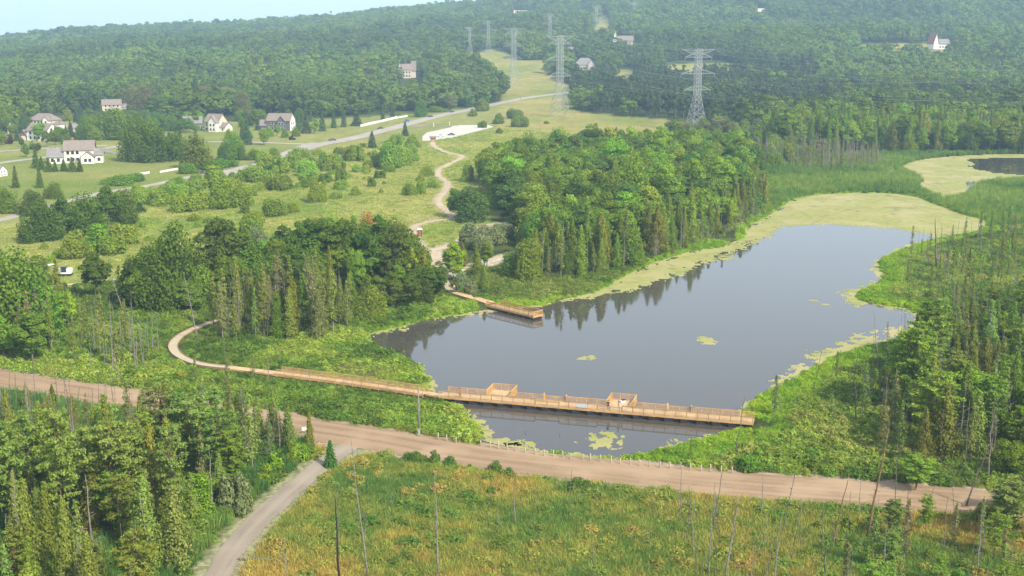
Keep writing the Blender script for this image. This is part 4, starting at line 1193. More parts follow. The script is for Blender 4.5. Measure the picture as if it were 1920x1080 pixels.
stand([(-160, 880), (-160, 790), (0, 770), (140, 780), (300, 800), (450, 815), (545, 830), (530, 850), (380, 850), (200, 870), (0, 880)], 2.9,
      [('dead_tree', 5, 6, 10.5, 'grey'), ('bare_stem', 3, 7, 11, 'grey'), ('thin_cedar', 2.5, 5, 9, ('tam', 'grey')), ('cedar_tree', 1.5, 4, 7, ('gold', 'cedar'))], 'in front of the dirt road at the near left', 214, road=1.5)
stand([(400, 850), (400, 790), (500, 806), (585, 818), (600, 835), (560, 850), (520, 860)], 2.8, [('thin_cedar', 2, 6, 9.5, ('tam', 'grey')), ('dead_tree', 2, 6, 9, 'grey'), ('cedar_tree', 1.5, 5, 9, ('gold', 'cedar'))], 'at the near edge of the road bend', 215, road=1.5)
# swamp at the right
stand([(1700, 470), (1780, 455), (1860, 432), (2300, 400), (2300, 620), (1800, 620), (1740, 600), (1700, 574), (1690, 540), (1710, 500)], 4.3,
      [('bare_stem', 3, 5, 10, 'grey'), ('thin_cedar', 2.8, 5, 10, ('grey', 'cedar', 'green')), ('shrub', 3, 1.2, 2.8, ('olive', 'green')), ('dead_tree', .9, 5, 10, 'grey')], 'in the open swamp right of the pond', 216)
stand([(1590, 700), (1690, 650), (1690, 680), (1665, 720), (1660, 800), (1690, 860), (1640, 850), (1590, 780)], 4.0, [('thin_cedar', 2, 6, 10, ('tam', 'grey')), ('dead_tree', 2, 6, 10, 'grey'), ('bare_stem', 2, 6, 11, 'grey'), ('shrub', 2, 1, 2.5, ('olive', 'green'))], 'between the green bank and the dense right wood', 225)
stand([(1690, 680), (1760, 640), (1830, 620), (2300, 600), (2300, 930), (1850, 900), (1760, 890), (1690, 860), (1660, 800), (1665, 720)], 3.7,
      [('cedar_tree', 2.6, 8, 13, ('gold', 'cedar', 'tam')), ('pine_tree', 2, 8, 13, ('tam', 'yellow', 'green')), ('thin_cedar', 2.2, 7, 12, ('grey', 'tam')), ('dead_tree', 2, 7, 12, 'grey'), ('broadleaf_tree', .8, 5, 9, ('bright', 'olive')), ('bare_stem', 1, 8, 12, 'grey')],
      'in the dense wood right of the near shore', 217)
stand([(1420, 780), (1470, 735), (1560, 690), (1620, 680), (1610, 780), (1640, 860), (1700, 900), (1550, 890), (1400, 878), (1260, 868), (1280, 850), (1380, 820)], 5.2,
      [('shrub', 4, .8, 2.4, ('bright', 'green', 'olive')), ('thin_cedar', .5, 4, 8, ('cedar', 'grey')), ('bare_stem', 1.3, 4, 10, 'grey')], 'on the green bank at the right end of the boardwalk', 218)
stand([(1580, 960), (1700, 965), (1900, 975), (2250, 990), (2250, 1350), (1500, 1350), (1540, 1180), (1560, 1040)], 3.8,
      [('shrub', 4, 1.2, 3.2, ('olive', 'green', 'yellow')), ('thin_cedar', 2, 4, 8, ('grey', 'tam')), ('dead_tree', 2, 4, 9, 'grey'), ('pine_tree', 1, 4, 8, ('yellow', 'tam')), ('bare_stem', 1.5, 5, 9, 'grey')], 'below the dirt road at the near right', 219)
stand([(640, 880), (820, 900), (1000, 925), (1300, 950), (1560, 965), (1560, 1100), (1500, 1350), (250, 1350), (330, 1190), (480, 1030), (560, 950)], 6.0,
      [('bare_stem', 5, 3, 7.5, 'grey'), ('dead_tree', 1.2, 3, 7, 'grey'), ('shrub', .9, .8, 1.8, ('olive', 'green'))], 'standing over the orange-green marsh meadow', 220, dens=.45)
stand([(1250, 950), (1560, 965), (1600, 1200), (1350, 1200), (1280, 1050)], 4.5, [('bare_stem', 4, 5, 10, 'grey'), ('dead_tree', 1.5, 5, 9, 'grey'), ('shrub', 1, 1, 2, ('olive', 'yellow'))], 'over the right part of the orange-green marsh meadow', 221)
stand([(-60, 300), (-60, 262), (60, 262), (240, 262), (400, 250), (480, 250), (470, 262), (380, 264), (240, 272), (120, 284), (20, 300)], 17.0, [('broadleaf_tree', 3, 5, 10, ('green', 'bright', 'dark')), ('spruce_tree', 1, 5, 9, 'blue')], 'on the lawns of the suburb', 226, dens=.8)
stand([(-60, 262), (-60, 240), (60, 236), (200, 226), (340, 236), (560, 228), (640, 228), (560, 240), (380, 250), (200, 252)], 12.0, [('broadleaf_tree', 3, 7, 13, ('green', 'bgreen', 'dark')), ('spruce_tree', 1, 7, 11, 'blue')], 'around the suburb houses', 227, dens=.85)
stand([(180, 375), (260, 352), (420, 318), (560, 296), (700, 276), (780, 290), (760, 330), (640, 345), (500, 372), (400, 380), (250, 392)], 13.0, [('meadow_bush', 3, 2.4, 5.4, ('olive', 'yellow', 'green'))], 'crowding the middle of the meadow', 228, dens=.8)
# meadow margins, suburb hedges
stand([(40, 470), (130, 455), (300, 420), (420, 400), (480, 430), (400, 470), (250, 500), (100, 520)], 15.0, [('meadow_bush', 1, 2, 4, ('olive', 'yellow'))], 'dotted over the left of the meadow', 222)
stand([(380, 350), (470, 310), (640, 300), (740, 320), (700, 345), (520, 370), (420, 380)], 17.0, [('meadow_bush', 1, 2, 4.6, ('olive', 'yellow', 'green'))], 'dotted over the middle of the meadow', 223)
stand([(150, 240), (240, 222), (330, 232), (480, 226), (480, 236), (330, 246), (240, 250), (170, 252)], 9.0, [('broadleaf_tree', 1, 6, 11, ('green', 'dark', 'bgreen'))], 'between the houses of the suburb', 224)

# --- the far forest over the hills
EDGE = np.array([(-900, 246), (-300, 246), (0, 236), (60, 230), (110, 215), (250, 205), (300, 222), (400, 220), (480, 213), (640, 219), (700, 213), (770, 208), (870, 202), (942, 196), (1070, 205), (1100, 212),
                 (1280, 222), (1380, 232), (1440, 256), (1520, 258), (1640, 250), (1920, 254), (3000, 262)], float)
def far_forest():
    rng = np.random.default_rng(77)
    out = []
    for y0, y1, s in ((700, 1300, 9.0), (1300, 2000, 11.0), (2000, 3050, 14.0)):
        half = y1 * 0.60
        gx, gy = np.meshgrid(np.arange(-half, half, s), np.arange(y0, y1, s))
        X = gx.ravel() + rng.uniform(-.5, .5, gx.size) * s; Y = gy.ravel() + rng.uniform(-.5, .5, gx.size) * s
        k = np.abs(X) < Y * 0.58 + 20; X, Y = X[k], Y[k]
        out.append(np.stack([X, Y, np.full(len(X), s)], -1))
    A = np.vstack(out)
    X, Y, S = A.T
    Z = ground_z(X, Y, np.full(X.shape, 400.0))
    px, py, _ = to_px(X, Y, Z)
    k = py < np.interp(px, EDGE[:, 0], EDGE[:, 1]) + rng.normal(0, 1.5, len(px))
    mk = zone_masks(X, Y)
    k &= ~mk['corridor']
    for r in VIEW_CLEAR: k &= ~((px > r[0]) & (px < r[2]) & (py > r[1]) & (py < r[3]))
    for r in OPEN_FIELDS: k &= ~inside(px, py, r)
    k &= dist_line(X, Y, HIGHWAY) > 9
    k &= dist_line(X, Y, STREET2) > 6
    X, Y, Z, S, px, py = (v[k] for v in (X, Y, Z, S, px, py))
    pine_m = inside(px, py, np.array([(1075, 150), (1180, 150), (1300, 130), (1420, 128), (1600, 150), (1640, 200), (1500, 226), (1300, 225), (1100, 214), (1070, 190)], float)) & (fbm(X / 60, Y / 60, 9, 3) > 0.3)
    pine_m |= rng.uniform(0, 1, len(X)) < 0.02
    patch = (fbm(X / 200, Y / 120, 13, 4) - .5) * 1.5 + .5
    g = np.array(T['green']); dk = np.array(T['dark']); ol = np.array(T['olive'])
    t = np.clip((patch - .3) / .4, 0, 1)[:, None]
    tint = (dk * .74 * (1 - t) + g * .86 * t) * (0.8 + 0.4 * rng.uniform(0, 1, (len(X), 1)))
    o_ = rng.uniform(0, 1, len(X)) < 0.10
    tint[o_] = ol * 0.62
    tint[pine_m] = np.array(T['pine']) * (0.8 + 0.5 * rng.uniform(0, 1, (pine_m.sum(), 1)))
    idx = np.where(pine_m, 6 + rng.integers(0, 3, len(X)), rng.integers(0, 6, len(X)))
    h = rng.uniform(0.48, 1.18, len(X)) * (0.85 + 0.5 * vnoise(X / 30, Y / 30, 19)) * np.clip(S / 8.4, 0.95, 1.5)
    w = h * rng.uniform(0.85, 1.2, len(X)) * np.where(pine_m, 0.8, 1.0)
    sc = np.stack([w, w, h], -1)
    scatter('forest', np.stack([X, Y, Z - 0.3], -1), sc, rng.uniform(0, 6.28, len(X)), idx, tint, FAR_BROAD + FAR_PINE,
            'unbroken green forest covering the hills to the skyline', 'forest')
    print('forest', len(X))
OPEN_FIELDS = [np.array(p, float) for p in ([(1230, 150), (1250, 116), (1375, 112), (1380, 150)], [(1590, 112), (1605, 80), (1790, 82), (1800, 112)], [(1140, 165), (1160, 128), (1200, 130), (1192, 165)],
                                          [(968, 140), (982, 116), (1034, 110), (1045, 138)], [(1100, 80), (1122, 28), (1145, 28), (1148, 80)], [(640, 75), (660, 72), (680, 74), (680, 80)])]
far_forest()

# ------------------------------------------------------------------ plants to objects: the largest of each kind singly, the rest as masses
MASS = {'broadleaf_tree': ('woodland', 'crowded broadleaf trees filling the wood between the single ones', 'woods'), 'cedar_tree': ('cedar_thicket', 'crowded cedars filling gaps between the single ones', 'thicket'),
        'thin_cedar': ('sparse_cedar_thicket', 'half-dead cedars crowded between the single ones', 'thicket'), 'shrub': ('scrub', 'low shrubs too crowded to count', 'scrub'),
        'dead_tree': ('dead_timber', 'grey dead trees crowded between the single ones', 'dead trees'), 'bare_stem': ('bare_stems_mass', 'thin grey stems crowded over the swamp', 'dead stems'),
        'pine_tree': ('pine_thicket', 'open-tiered pines crowded between the single ones', 'thicket'), 'meadow_bush': ('bush_scrub', 'rounded bushes too crowded to count', 'scrub'), 'spruce_tree': ('spruce_thicket', 'small spruces', 'thicket')}
LIMIT = {'broadleaf_tree': 270, 'cedar_tree': 270, 'thin_cedar': 230, 'shrub': 230, 'dead_tree': 270, 'bare_stem': 230, 'pine_tree': 200, 'meadow_bush': 200, 'spruce_tree': 100}
NAME_OF = {'thin_cedar': 'sparse_cedar', 'bare_stem': 'bare_stem'}
by = {}
CROWD = []
for r in PLACED: by.setdefault(r[0], []).append(r)
rng = np.random.default_rng(99)
for kind, L in by.items():
    def size_px(r):
        px, py, d = to_px(r[1], r[2], r[3] + r[4] * .6)
        px, py = float(px), float(py); half = r[4] * F_PX / float(d) * .5
        inv = -40 < px < 1960 and py - half < 1085
        return (1e6 if r[10] and inv else 0) + (r[4] * F_PX / float(d) if inv else -1)
    L.sort(key=size_px, reverse=True)
    singles = [r for r in L[:LIMIT[kind]] if size_px(r) > 0]
    rest = L[len(singles):]
    protos = KINDS[kind]; nm = NAME_OF.get(kind, kind)
    for r in singles:
        _, x, y, z, h, wf, rot, tint, lab, grp, keep = r
        v = protos[int(rng.integers(len(protos)))]
        if kind == 'broadleaf_tree' and keep and wf > 1.12: v = LOW[int(rng.integers(3))]; wf = wf * protos[0].W / v.W
        s = h / v.H; sw = s * wf
        root = thing(nm, lab, DESC[kind][1], (x, y, z), rot, grp)
        root.scale = (sw, sw, s)
        if v.wood is not None:
            link('trunk' if kind not in ('meadow_bush', 'shrub') else 'stems', v.wood, root)
        if v.crown is not None:
            c = link('crown', v.crown, root); c['tint'] = [float(q) for q in tint]
        if getattr(v, 'twigs', None) is not None: link('branches', v.twigs, root)['kind'] = 'stuff'
        if not keep: CROWD.append((root, kind, to_px(x, y, z)))
    if rest:
        fine = FINE.get(kind) or [p.joined() for p in protos]
        P = np.array([[r[1], r[2], r[3]] for r in rest]); h = np.array([r[4] for r in rest]) / protos[0].H; w = h * np.array([r[5] for r in rest])
        scatter(MASS[kind][0], P, np.stack([w, w, h], -1), [r[6] for r in rest], rng.integers(0, len(fine), len(rest)), np.array([r[7] for r in rest]), fine, MASS[kind][1], MASS[kind][2])
    print(kind, len(singles), len(rest))

# ------------------------------------------------------------------ ground cover nobody could count
def cover(name, polys, s, protos, low, high, tints, label, cat, seed, water=0.3, road=0.6, dens=1.0, noise=14.0, smax=None, mound_scale=1.0, extra=None):
    rng = np.random.default_rng(seed)
    XS, YS = [], []
    for p in polys:
        a = np.array(p, float); P = G(a[:, 0], a[:, 1], 0.8)
        x, y = jitter_grid(P, s, rng); XS.append(x); YS.append(y)
    X = np.concatenate(XS); Y = np.concatenate(YS)
    sd = shore(X, Y)
    k = clear_of(X, Y, road, water, False) & (rng.uniform(0, 1, len(X)) < dens)
    if smax is not None: k &= sd < smax + (fbm(X / 6, Y / 6, seed, 3) - .5) * smax * 1.2
    if extra is not None: k &= extra(X, Y)
    X, Y = X[k], Y[k]
    Z = ground_z(X, Y) - 0.05
    n1 = (fbm(X / noise, Y / noise, seed + 1, 4) - .5) * 1.15 + .5 + rng.uniform(-.14, .14, len(X))
    t = np.clip((n1 - .28) / .44, 0, 1) * (len(tints) - 1)
    i0 = np.clip(np.floor(t).astype(int), 0, len(tints) - 2); f = (t - i0)[:, None]
    tt = np.array(tints, float); tint = tt[i0] * (1 - f) + tt[i0 + 1] * f
    tint = tint * rng.uniform(.8, 1.2, (len(X), 1)) * np.array([1.7, 1.66, 1.35])
    dl = np.minimum(dist_line(X, Y, CURVE[::3]), dist_line(X, Y, NARROW[::3]))
    h = rng.uniform(low, high, len(X)) * np.where(dl < 8, .45 + .04 * dl, 1.0); w = h * rng.uniform(.8, 1.3, len(X)) * mound_scale
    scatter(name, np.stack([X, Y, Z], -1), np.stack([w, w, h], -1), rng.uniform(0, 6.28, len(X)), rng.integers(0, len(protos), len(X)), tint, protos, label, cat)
    print(name, len(X))

LOWER = [(560, 820), (640, 858), (700, 850), (820, 872), (950, 888), (1150, 908), (1400, 932), (1600, 950), (1900, 975), (2150, 1000), (2150, 1400), (180, 1400), (330, 1190), (470, 1030), (560, 930), (600, 890)]
cover('tall_marsh_grass', [LOWER], 0.66, T_TUFT, .45, .95, [(.08, .15, .04), (.13, .185, .045), (.19, .215, .055), (.24, .225, .06), (.31, .235, .075)],
      'tall grass turning from green to orange across the near marsh', 'marsh grass', 301)
cover('fallow_undergrowth', [LOWER], 1.7, T_MOUND, .7, 1.5, [(.07, .14, .03), (.12, .17, .035), (.17, .19, .045), (.25, .20, .06)], 'leafy undergrowth in low clumps among the tall grass', 'undergrowth', 302, dens=.4)
LEFT = [(-200, 1400), (-200, 740), (0, 735), (300, 780), (560, 815), (600, 850), (540, 910), (440, 1010), (370, 1110), (230, 1350)]
cover('swamp_reeds', [LEFT], 0.95, T_REED, .45, .85, [(.05, .115, .035), (.08, .155, .04), (.12, .19, .05)], 'blue-green reeds under the near left conifers', 'reeds', 303, road=1.0)
cover('swamp_undergrowth', [LEFT], 2.2, T_MOUND, .8, 1.8, [(.06, .10, .02), (.11, .17, .03), (.15, .2, .04)], 'bushy undergrowth beneath the near left conifers', 'undergrowth', 304, road=1.5)
BAND = [(-200, 700), (-200, 600), (60, 600), (200, 585), (380, 590), (520, 640), (680, 600), (850, 565), (925, 565), (900, 590), (840, 596), (740, 612), (690, 638), (760, 675), (790, 705), (810, 735), (870, 780), (910, 815), (900, 835), (700, 810), (560, 785), (300, 742), (0, 700)]
cover('bank_undergrowth', [BAND], 1.5, T_MOUND, .6, 2.0, [(.06, .105, .02), (.10, .165, .028), (.155, .225, .035), (.20, .25, .05)], 'lush undergrowth between the boardwalk and the trees', 'undergrowth', 305)
cover('bank_grass', [BAND], 1.0, T_TUFT, .6, 1.2, [(.07, .12, .03), (.13, .19, .04), (.19, .23, .06)], 'green bank grass along the narrow boardwalk', 'grass', 306, dens=.4, extra=lambda x, y: shore(x, y) > 5)
RIGHT = [(1180, 860), (1290, 830), (1390, 795), (1430, 745), (1560, 660), (1690, 630), (1735, 600), (1700, 570), (1610, 560), (1650, 520), (1650, 490), (1700, 465), (1850, 425), (2300, 400), (2300, 970), (1900, 930), (1600, 905), (1380, 888)]
cover('right_swamp_plants', [RIGHT], 1.6, T_MOUND, .5, 2.0, [(.07, .12, .025), (.115, .175, .03), (.165, .225, .04), (.19, .21, .06)], 'tangled swamp plants right of the pond', 'undergrowth', 307, extra=lambda x, y: shore(x, y) > 5 + 4 * fbm(x / 8, y / 8, 45, 2))
cover('verge_grass', [[(300, 1190), (420, 1000), (520, 915), (600, 850), (615, 858), (560, 905), (470, 985), (400, 1060), (350, 1190)]], .8, T_TUFT, .3, .6, [(.15, .22, .03), (.2, .27, .04)], 'lime verge grass along the side road', 'grass', 316, road=.2)
cover('dry_brush', [[(632, 690), (650, 672), (700, 664), (735, 680), (745, 705), (690, 712)]], .9, T_MOUND, .6, 1.2, [(.14, .12, .07), (.21, .165, .105)], 'dry pinkish-grey brush between narrow boardwalk and pond', 'brush', 317)
cover('right_swamp_grass', [RIGHT], 1.2, T_TUFT, .7, 1.3, [(.07, .12, .03), (.12, .165, .04), (.17, .19, .06)], 'coarse swamp grass right of the pond', 'grass', 308, dens=.35, extra=lambda x, y: shore(x, y) > 7)
SHORE = [(640, 900), (640, 560), (900, 550), (1100, 520), (1250, 450), (1400, 380), (1450, 340), (1900, 360), (2000, 430), (1760, 480), (1800, 600), (1700, 700), (1500, 860), (1200, 900)]
cover('shore_plants', [SHORE], 1.0, T_MOUND, .45, .95, [(.12, .215, .022), (.165, .265, .025), (.205, .295, .03)], 'bright yellow-green low plants fringing the pond', 'shore plants', 309, water=-.6, smax=12.0, noise=6,
      extra=lambda x, y: (fbm(x / 25, y / 25, 44, 2) > .33) | (to_px(x, y, 0 * x)[0] > 1380) | (to_px(x, y, 0 * x)[0] < 900))
CAT = [(1400, 398), (1425, 340), (1435, 300), (1620, 286), (1740, 286), (2200, 284), (2300, 300), (2200, 400), (1860, 424), (1700, 380), (1600, 370), (1500, 372), (1440, 400)]
cover('cattails', [CAT], 1.9, T_REED, .7, 1.15, [(.07, .13, .03), (.095, .16, .035), (.14, .20, .045)], 'even green bed of cattails around the far ponds', 'cattails', 310, water=-.4, noise=30)
SH2 = [(1000, 560), (1100, 545), (1250, 470), (1420, 400), (1400, 360), (1200, 450), (1000, 520), (880, 500), (860, 560)]
cover('far_shore_undergrowth', [SH2], 1.5, T_MOUND, .8, 1.7, [(.06, .10, .02), (.11, .155, .03), (.15, .18, .05)], 'undergrowth at the foot of the far shore conifers', 'undergrowth', 311)
MEAD = [(60, 520), (0, 440), (200, 365), (400, 335), (560, 298), (700, 268), (800, 268), (960, 240), (1080, 262), (960, 300), (920, 400), (860, 470), (780, 470), (640, 500), (480, 500), (300, 530)]
cover('meadow_grass', [MEAD], 2.9, T_TUFT, .35, .8, [(.13, .2, .035), (.19, .235, .05), (.27, .27, .09)], 'rough yellow-green grass of the meadow', 'grass', 312, noise=35, mound_scale=2.2)
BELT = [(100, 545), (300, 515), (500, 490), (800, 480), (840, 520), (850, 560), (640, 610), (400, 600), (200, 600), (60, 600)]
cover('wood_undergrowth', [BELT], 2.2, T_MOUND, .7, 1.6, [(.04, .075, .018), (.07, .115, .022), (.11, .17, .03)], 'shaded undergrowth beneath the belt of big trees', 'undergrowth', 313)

ROADSIDE = [(700, 812), (820, 838), (950, 852), (1100, 866), (1280, 886), (1420, 896), (1420, 880), (1280, 872), (1150, 858), (1050, 848), (950, 836), (830, 815), (720, 798)]
cover('roadside_weeds', [ROADSIDE], .7, T_TUFT, .5, 1.0, [(.08, .10, .03), (.13, .13, .04), (.16, .17, .045)], 'brownish weeds between the white posts and the water', 'weeds', 314, water=-.2, road=0.0)
cover('bank_soft_grass', [BAND, RIGHT], 1.25, T_TUFT, .5, 1.0, [(.11, .18, .03), (.17, .235, .04), (.22, .27, .05)], 'soft lime-green grass over the marshy banks', 'grass', 315, extra=lambda x, y: (shore(x, y) > 4) & (fbm(x / 16, y / 16, 77, 3) > .45))

# crowded plants: say which landmark each stands nearest to, and how near among its like
NEARBY = LANDMARKS + [(1010, 590, 'the outer end of the railed dock'), (1395, 400, 'the far right end of the wooded shore'), (1230, 480, 'the middle of the wooded shore'), (1735, 800, 'the tall yellow-green pines'), (1756, 505, 'the broken dark snag'),
    (1655, 740, 'the thin leaning snag'), (1640, 950, 'the leaning snag over the road'), (637, 1050, 'the charred black trunk'), (1378, 1000, 'the leaning grey snag'), (822, 1000, 'the tallest grey stem'), (130, 960, 'the fallen orange-brown trunk'),
    (440, 930, 'the silvery bush by the road'), (60, 1060, 'the bottom left corner'), (300, 1060, 'the bottom edge left of the side road'), (1850, 1050, 'the bottom right corner'), (1860, 700, 'the right edge above the road'), (1722, 280, 'the white bare trunk'),
    (1850, 285, 'the open water of the far pond'), (1100, 1050, 'the bottom middle edge'), (1560, 280, 'the pale bare trunk'), (1150, 300, 'the top of the wood'), (1010, 450, 'the left end of the wood'), (50, 800, 'the left edge below the road'),
    (372, 620, 'the fan-branched bare tree'), (600, 600, 'the pale row of bare trunks'), (175, 690, 'the bare trunk above the road'), (1400, 830, 'the right end of the boardwalk'), (1880, 480, 'the right edge beyond the swamp')]
SHORT = {'broadleaf_tree': 'broadleaf tree', 'meadow_bush': 'bush', 'shrub': 'shrub', 'cedar_tree': 'cedar', 'thin_cedar': 'sparse cedar', 'spruce_tree': 'spruce', 'pine_tree': 'pine', 'dead_tree': 'twiggy dead tree', 'bare_stem': 'bare stem'}
ONES = ['', 'second', 'third', 'fourth', 'fifth', 'sixth', 'seventh', 'eighth', 'ninth', 'tenth', 'eleventh', 'twelfth', 'thirteenth', 'fourteenth', 'fifteenth', 'sixteenth', 'seventeenth', 'eighteenth', 'nineteenth', 'twentieth']
sets = {}
for root, kind, (px, py, _) in CROWD:
    px, py = float(px), float(py)
    lm = min(NEARBY, key=lambda L: math.hypot(L[0] - px, (L[1] - py) * 1.6))
    tone = root['label'].split()[0]
    if kind in ('dead_tree', 'bare_stem'): tone = 'grey'
    elif root['label'].startswith(('blackish', 'dark', 'bright', 'deep')): tone = ' '.join(root['label'].split()[:2])
    sets.setdefault((kind, tone, lm), []).append((math.hypot(lm[0] - px, (lm[1] - py) * 1.6), root, px - lm[0], (py - lm[1]) * 1.6))
for (kind, tone, lm), L in sets.items():
    sub = {}
    for d_, root, dx, dy in sorted(L, key=lambda q: q[0]):
        rel = ('left of' if dx < 0 else 'right of') if abs(dx) > abs(dy) else ('behind' if dy < 0 else 'in front of')
        sub.setdefault(rel, []).append(root)
    for rel, R in sub.items():
        for k, root in enumerate(R):
            lab = '%s %s %s %s' % (tone, SHORT[kind], rel, lm[2])
            if len(R) > 1: lab += ', ' + ('nearest one' if k == 0 else (ONES[k] if k < 20 else 'a farther one') + ' nearest' * (k < 20))
            root['label'] = ' '.join(lab.replace('twiggy dead tree', 'dead tree').split()[:16]) if len(lab.split()) > 16 else lab
# ------------------------------------------------------------------ timber walks
def rail(root, a, b, z, h=1.07, spacing=1.62, infill=True, ends=(True, True), cap='wood', inmat='wood', post='wood', below=0.45, cap_w=0.15):
    """one run of railing from a to b; posts each a part, pickets of a run together"""
    a = np.array(a, float); b = np.array(b, float); L = np.linalg.norm(b - a); u = (b - a) / L
    n = max(1, round(L / spacing))
    for k in range(n + 1):
        if (k == 0 and not ends[0]) or (k == n and not ends[1]): continue
        p = a + u * L * k / n
        mb = MB(); mb.box((p[0] - .05, p[1] - .05, z - below), (p[0] + .05, p[1] + .05, z + h - 0.03))
        part('post', mb, M[post], root)
    mb = MB(); mb.bar((a[0], a[1], z + h), (b[0], b[1], z + h), cap_w, 0.05)
    part('handrail', mb, M[cap], root)
    if infill:
        mb = MB()
        mb.bar((a[0], a[1], z + h - 0.14), (b[0], b[1], z + h - 0.14), 0.045, 0.09)
        mb.bar((a[0], a[1], z + 0.1), (b[0], b[1], z + 0.1), 0.045, 0.09)
        m = int(L / 0.125)
        for k in range(m):
            p = a + u * L * (k + .5) / m
            mb.box((p[0] - .018, p[1] - .018, z + .1), (p[0] + .018, p[1] + .018, z + h - .14))
        o = part('pickets', mb, M[inmat], root); o['kind'] = 'stuff'

def deck_run(root, corners, z, name='deck', mat='deck', board_dir=None, thick=0.05, fascia=0.24):
    """boards laid over a quadrilateral, each with its own edges; and the joists under"""
    c = [np.array(p, float) for p in corners]       # c0-c1 the long side, c3-c2 opposite
    L = np.linalg.norm(c[1] - c[0]); n = max(2, int(L / 0.30))
    mb = MB()
    for k in range(n):
        t0, t1 = (k + .03) / n, (k + .97) / n
        q = [c[0] + (c[1] - c[0]) * t0, c[0] + (c[1] - c[0]) * t1, c[3] + (c[2] - c[3]) * t1, c[3] + (c[2] - c[3]) * t0]
        dz = 0.004 * ((k * 7) % 3)
        mb.add([(p[0], p[1], z + dz) for p in q] + [(p[0], p[1], z - thick) for p in q], [(0, 1, 2, 3), (0, 4, 5, 1), (1, 5, 6, 2), (2, 6, 7, 3), (3, 7, 4, 0)])
    o = part(name, mb, M[mat], root); o['kind'] = 'stuff'
    mb = MB(); zz = z - thick - fascia / 2 - 0.003
    for i in range(4):
        p, q = c[i], c[(i + 1) % 4]
        mb.bar((p[0], p[1], zz), (q[0], q[1], zz), 0.05, fascia)
    part('fascia', mb, M['wood'], root)

wx = lambda px, row=None: None
def u_of(px, z=DECK_Z):
    """distance along the long boardwalk of pixel column px on its near edge"""
    lo, hi = -30.0, WL + 30
    for _ in range(40):
        m = (lo + hi) / 2; p = W0 + WU * m
        if float(to_px(p[0], p[1], z)[0]) < px: lo = m
        else: hi = m
    return m
def WP(u, v): return W0 + WU * u + WV * v
WD = 2.6
bw = thing('floating_boardwalk', 'long new-lumber boardwalk with railings crossing the near end of the pond', 'boardwalk')
deck_run(bw, [WP(0, 0), WP(WL, 0), WP(WL, WD), WP(0, WD)], DECK_Z)
# near railing: five runs, two of them lower where people fish
us = [0.0, u_of(1003), u_of(1048), u_of(1120), u_of(1166), WL]
for i in range(5):
    low = i in (1, 3)
    rail(bw, WP(us[i] + (.04 if i else 0), 0.06), WP(us[i + 1] - .04, 0.06), DECK_Z, 0.80 if low else 1.12, 1.85, True, cap='brown_wood', inmat='deck', post='brown_wood')
# bays that step out over the water on the far side
bays = []
for pa, pb in ((905, 950), (1133, 1176)):
    ua = u_of(pa) ; ub = ua + 4.3
    bays.append((ua, ub))
far = [(0.9, bays[0][0]), (bays[0][1], u_of(1013)), (u_of(1055), bays[1][0]), (bays[1][1], u_of(1247)), (u_of(1292), WL)]
for a, b in far: rail(bw, WP(a + .05, WD - .06), WP(b - .05, WD - .06), DECK_Z, 1.12, 1.85)
for a, b in ((u_of(1013), u_of(1055)), (u_of(1247), u_of(1292))):
    rail(bw, WP(a + .1, WD + .35), WP(b - .1, WD + .35), DECK_Z, 0.85, 2.2)
    deck_run(bw, [WP(a, WD + .003), WP(b, WD + .003), WP(b, WD + .42), WP(a, WD + .42)], DECK_Z)
    for q in (a, b):
        mb = MB(); p = WP(q, WD + 0.15); mb.box((p[0] - .13, p[1] - .13, DECK_Z), (p[0] + .13, p[1] + .13, DECK_Z + 1.35)); part('corner_post', mb, M['wood'], bw)
BD = 6.6
for ua, ub in bays:
    deck_run(bw, [WP(ua, WD + .003), WP(ub, WD + .003), WP(ub, BD), WP(ua, BD)], DECK_Z, 'bay_deck')
    rail(bw, WP(ua, WD), WP(ua, BD), DECK_Z, 1.15, 1.3, inmat='wood', cap_w=.2)
    rail(bw, WP(ub, WD), WP(ub, BD), DECK_Z, 1.15, 1.3, inmat='wood', cap_w=.2)
    rail(bw, WP(ua + .1, BD - .06), WP(ub - .1, BD - .06), DECK_Z, 1.15, 1.4)
def float_box(root, p, hw, top):
    mb = MB(); mb.box((p[0] - hw, p[1] - .3, -0.25), (p[0] + hw, p[1] + .3, top)); part('float', mb, M['float'], root)
for k in range(int(WL / 2.6)):
    for v in (0.35, WD - .35): float_box(bw, WP(1.0 + k * 2.6, v), .8, DECK_Z - .32)
for ua, ub in bays:
    for s in (.2, .8):
        for v in (3.6, 5.8): float_box(bw, WP(ua + (ub - ua) * s, v), .7, DECK_Z - .32)
mb = MB(); mb.bar((*WP(0, .3), DECK_Z - .55), (*WP(WL, .3), DECK_Z - .55), .06, .5); mb.bar((*WP(0, WD - .3), DECK_Z - .55), (*WP(WL, WD - .3), DECK_Z - .55), .06, .5)
part('bearer', mb, M['float'], bw)
# ramp between the two walks
g0 = NARROW[-1]; ramp = thing('gangway', 'bare plank gangway joining the narrow boardwalk to the long one', 'gangway')
d = np.array(W0) - g0
rz_ = WV * 1.0
deck_run(ramp, [g0 + WV * -.3, W0 - WU * .02 + WV * .15, W0 - WU * .02 + WV * 2.0, g0 + WV * 1.3], DECK_Z - .12)

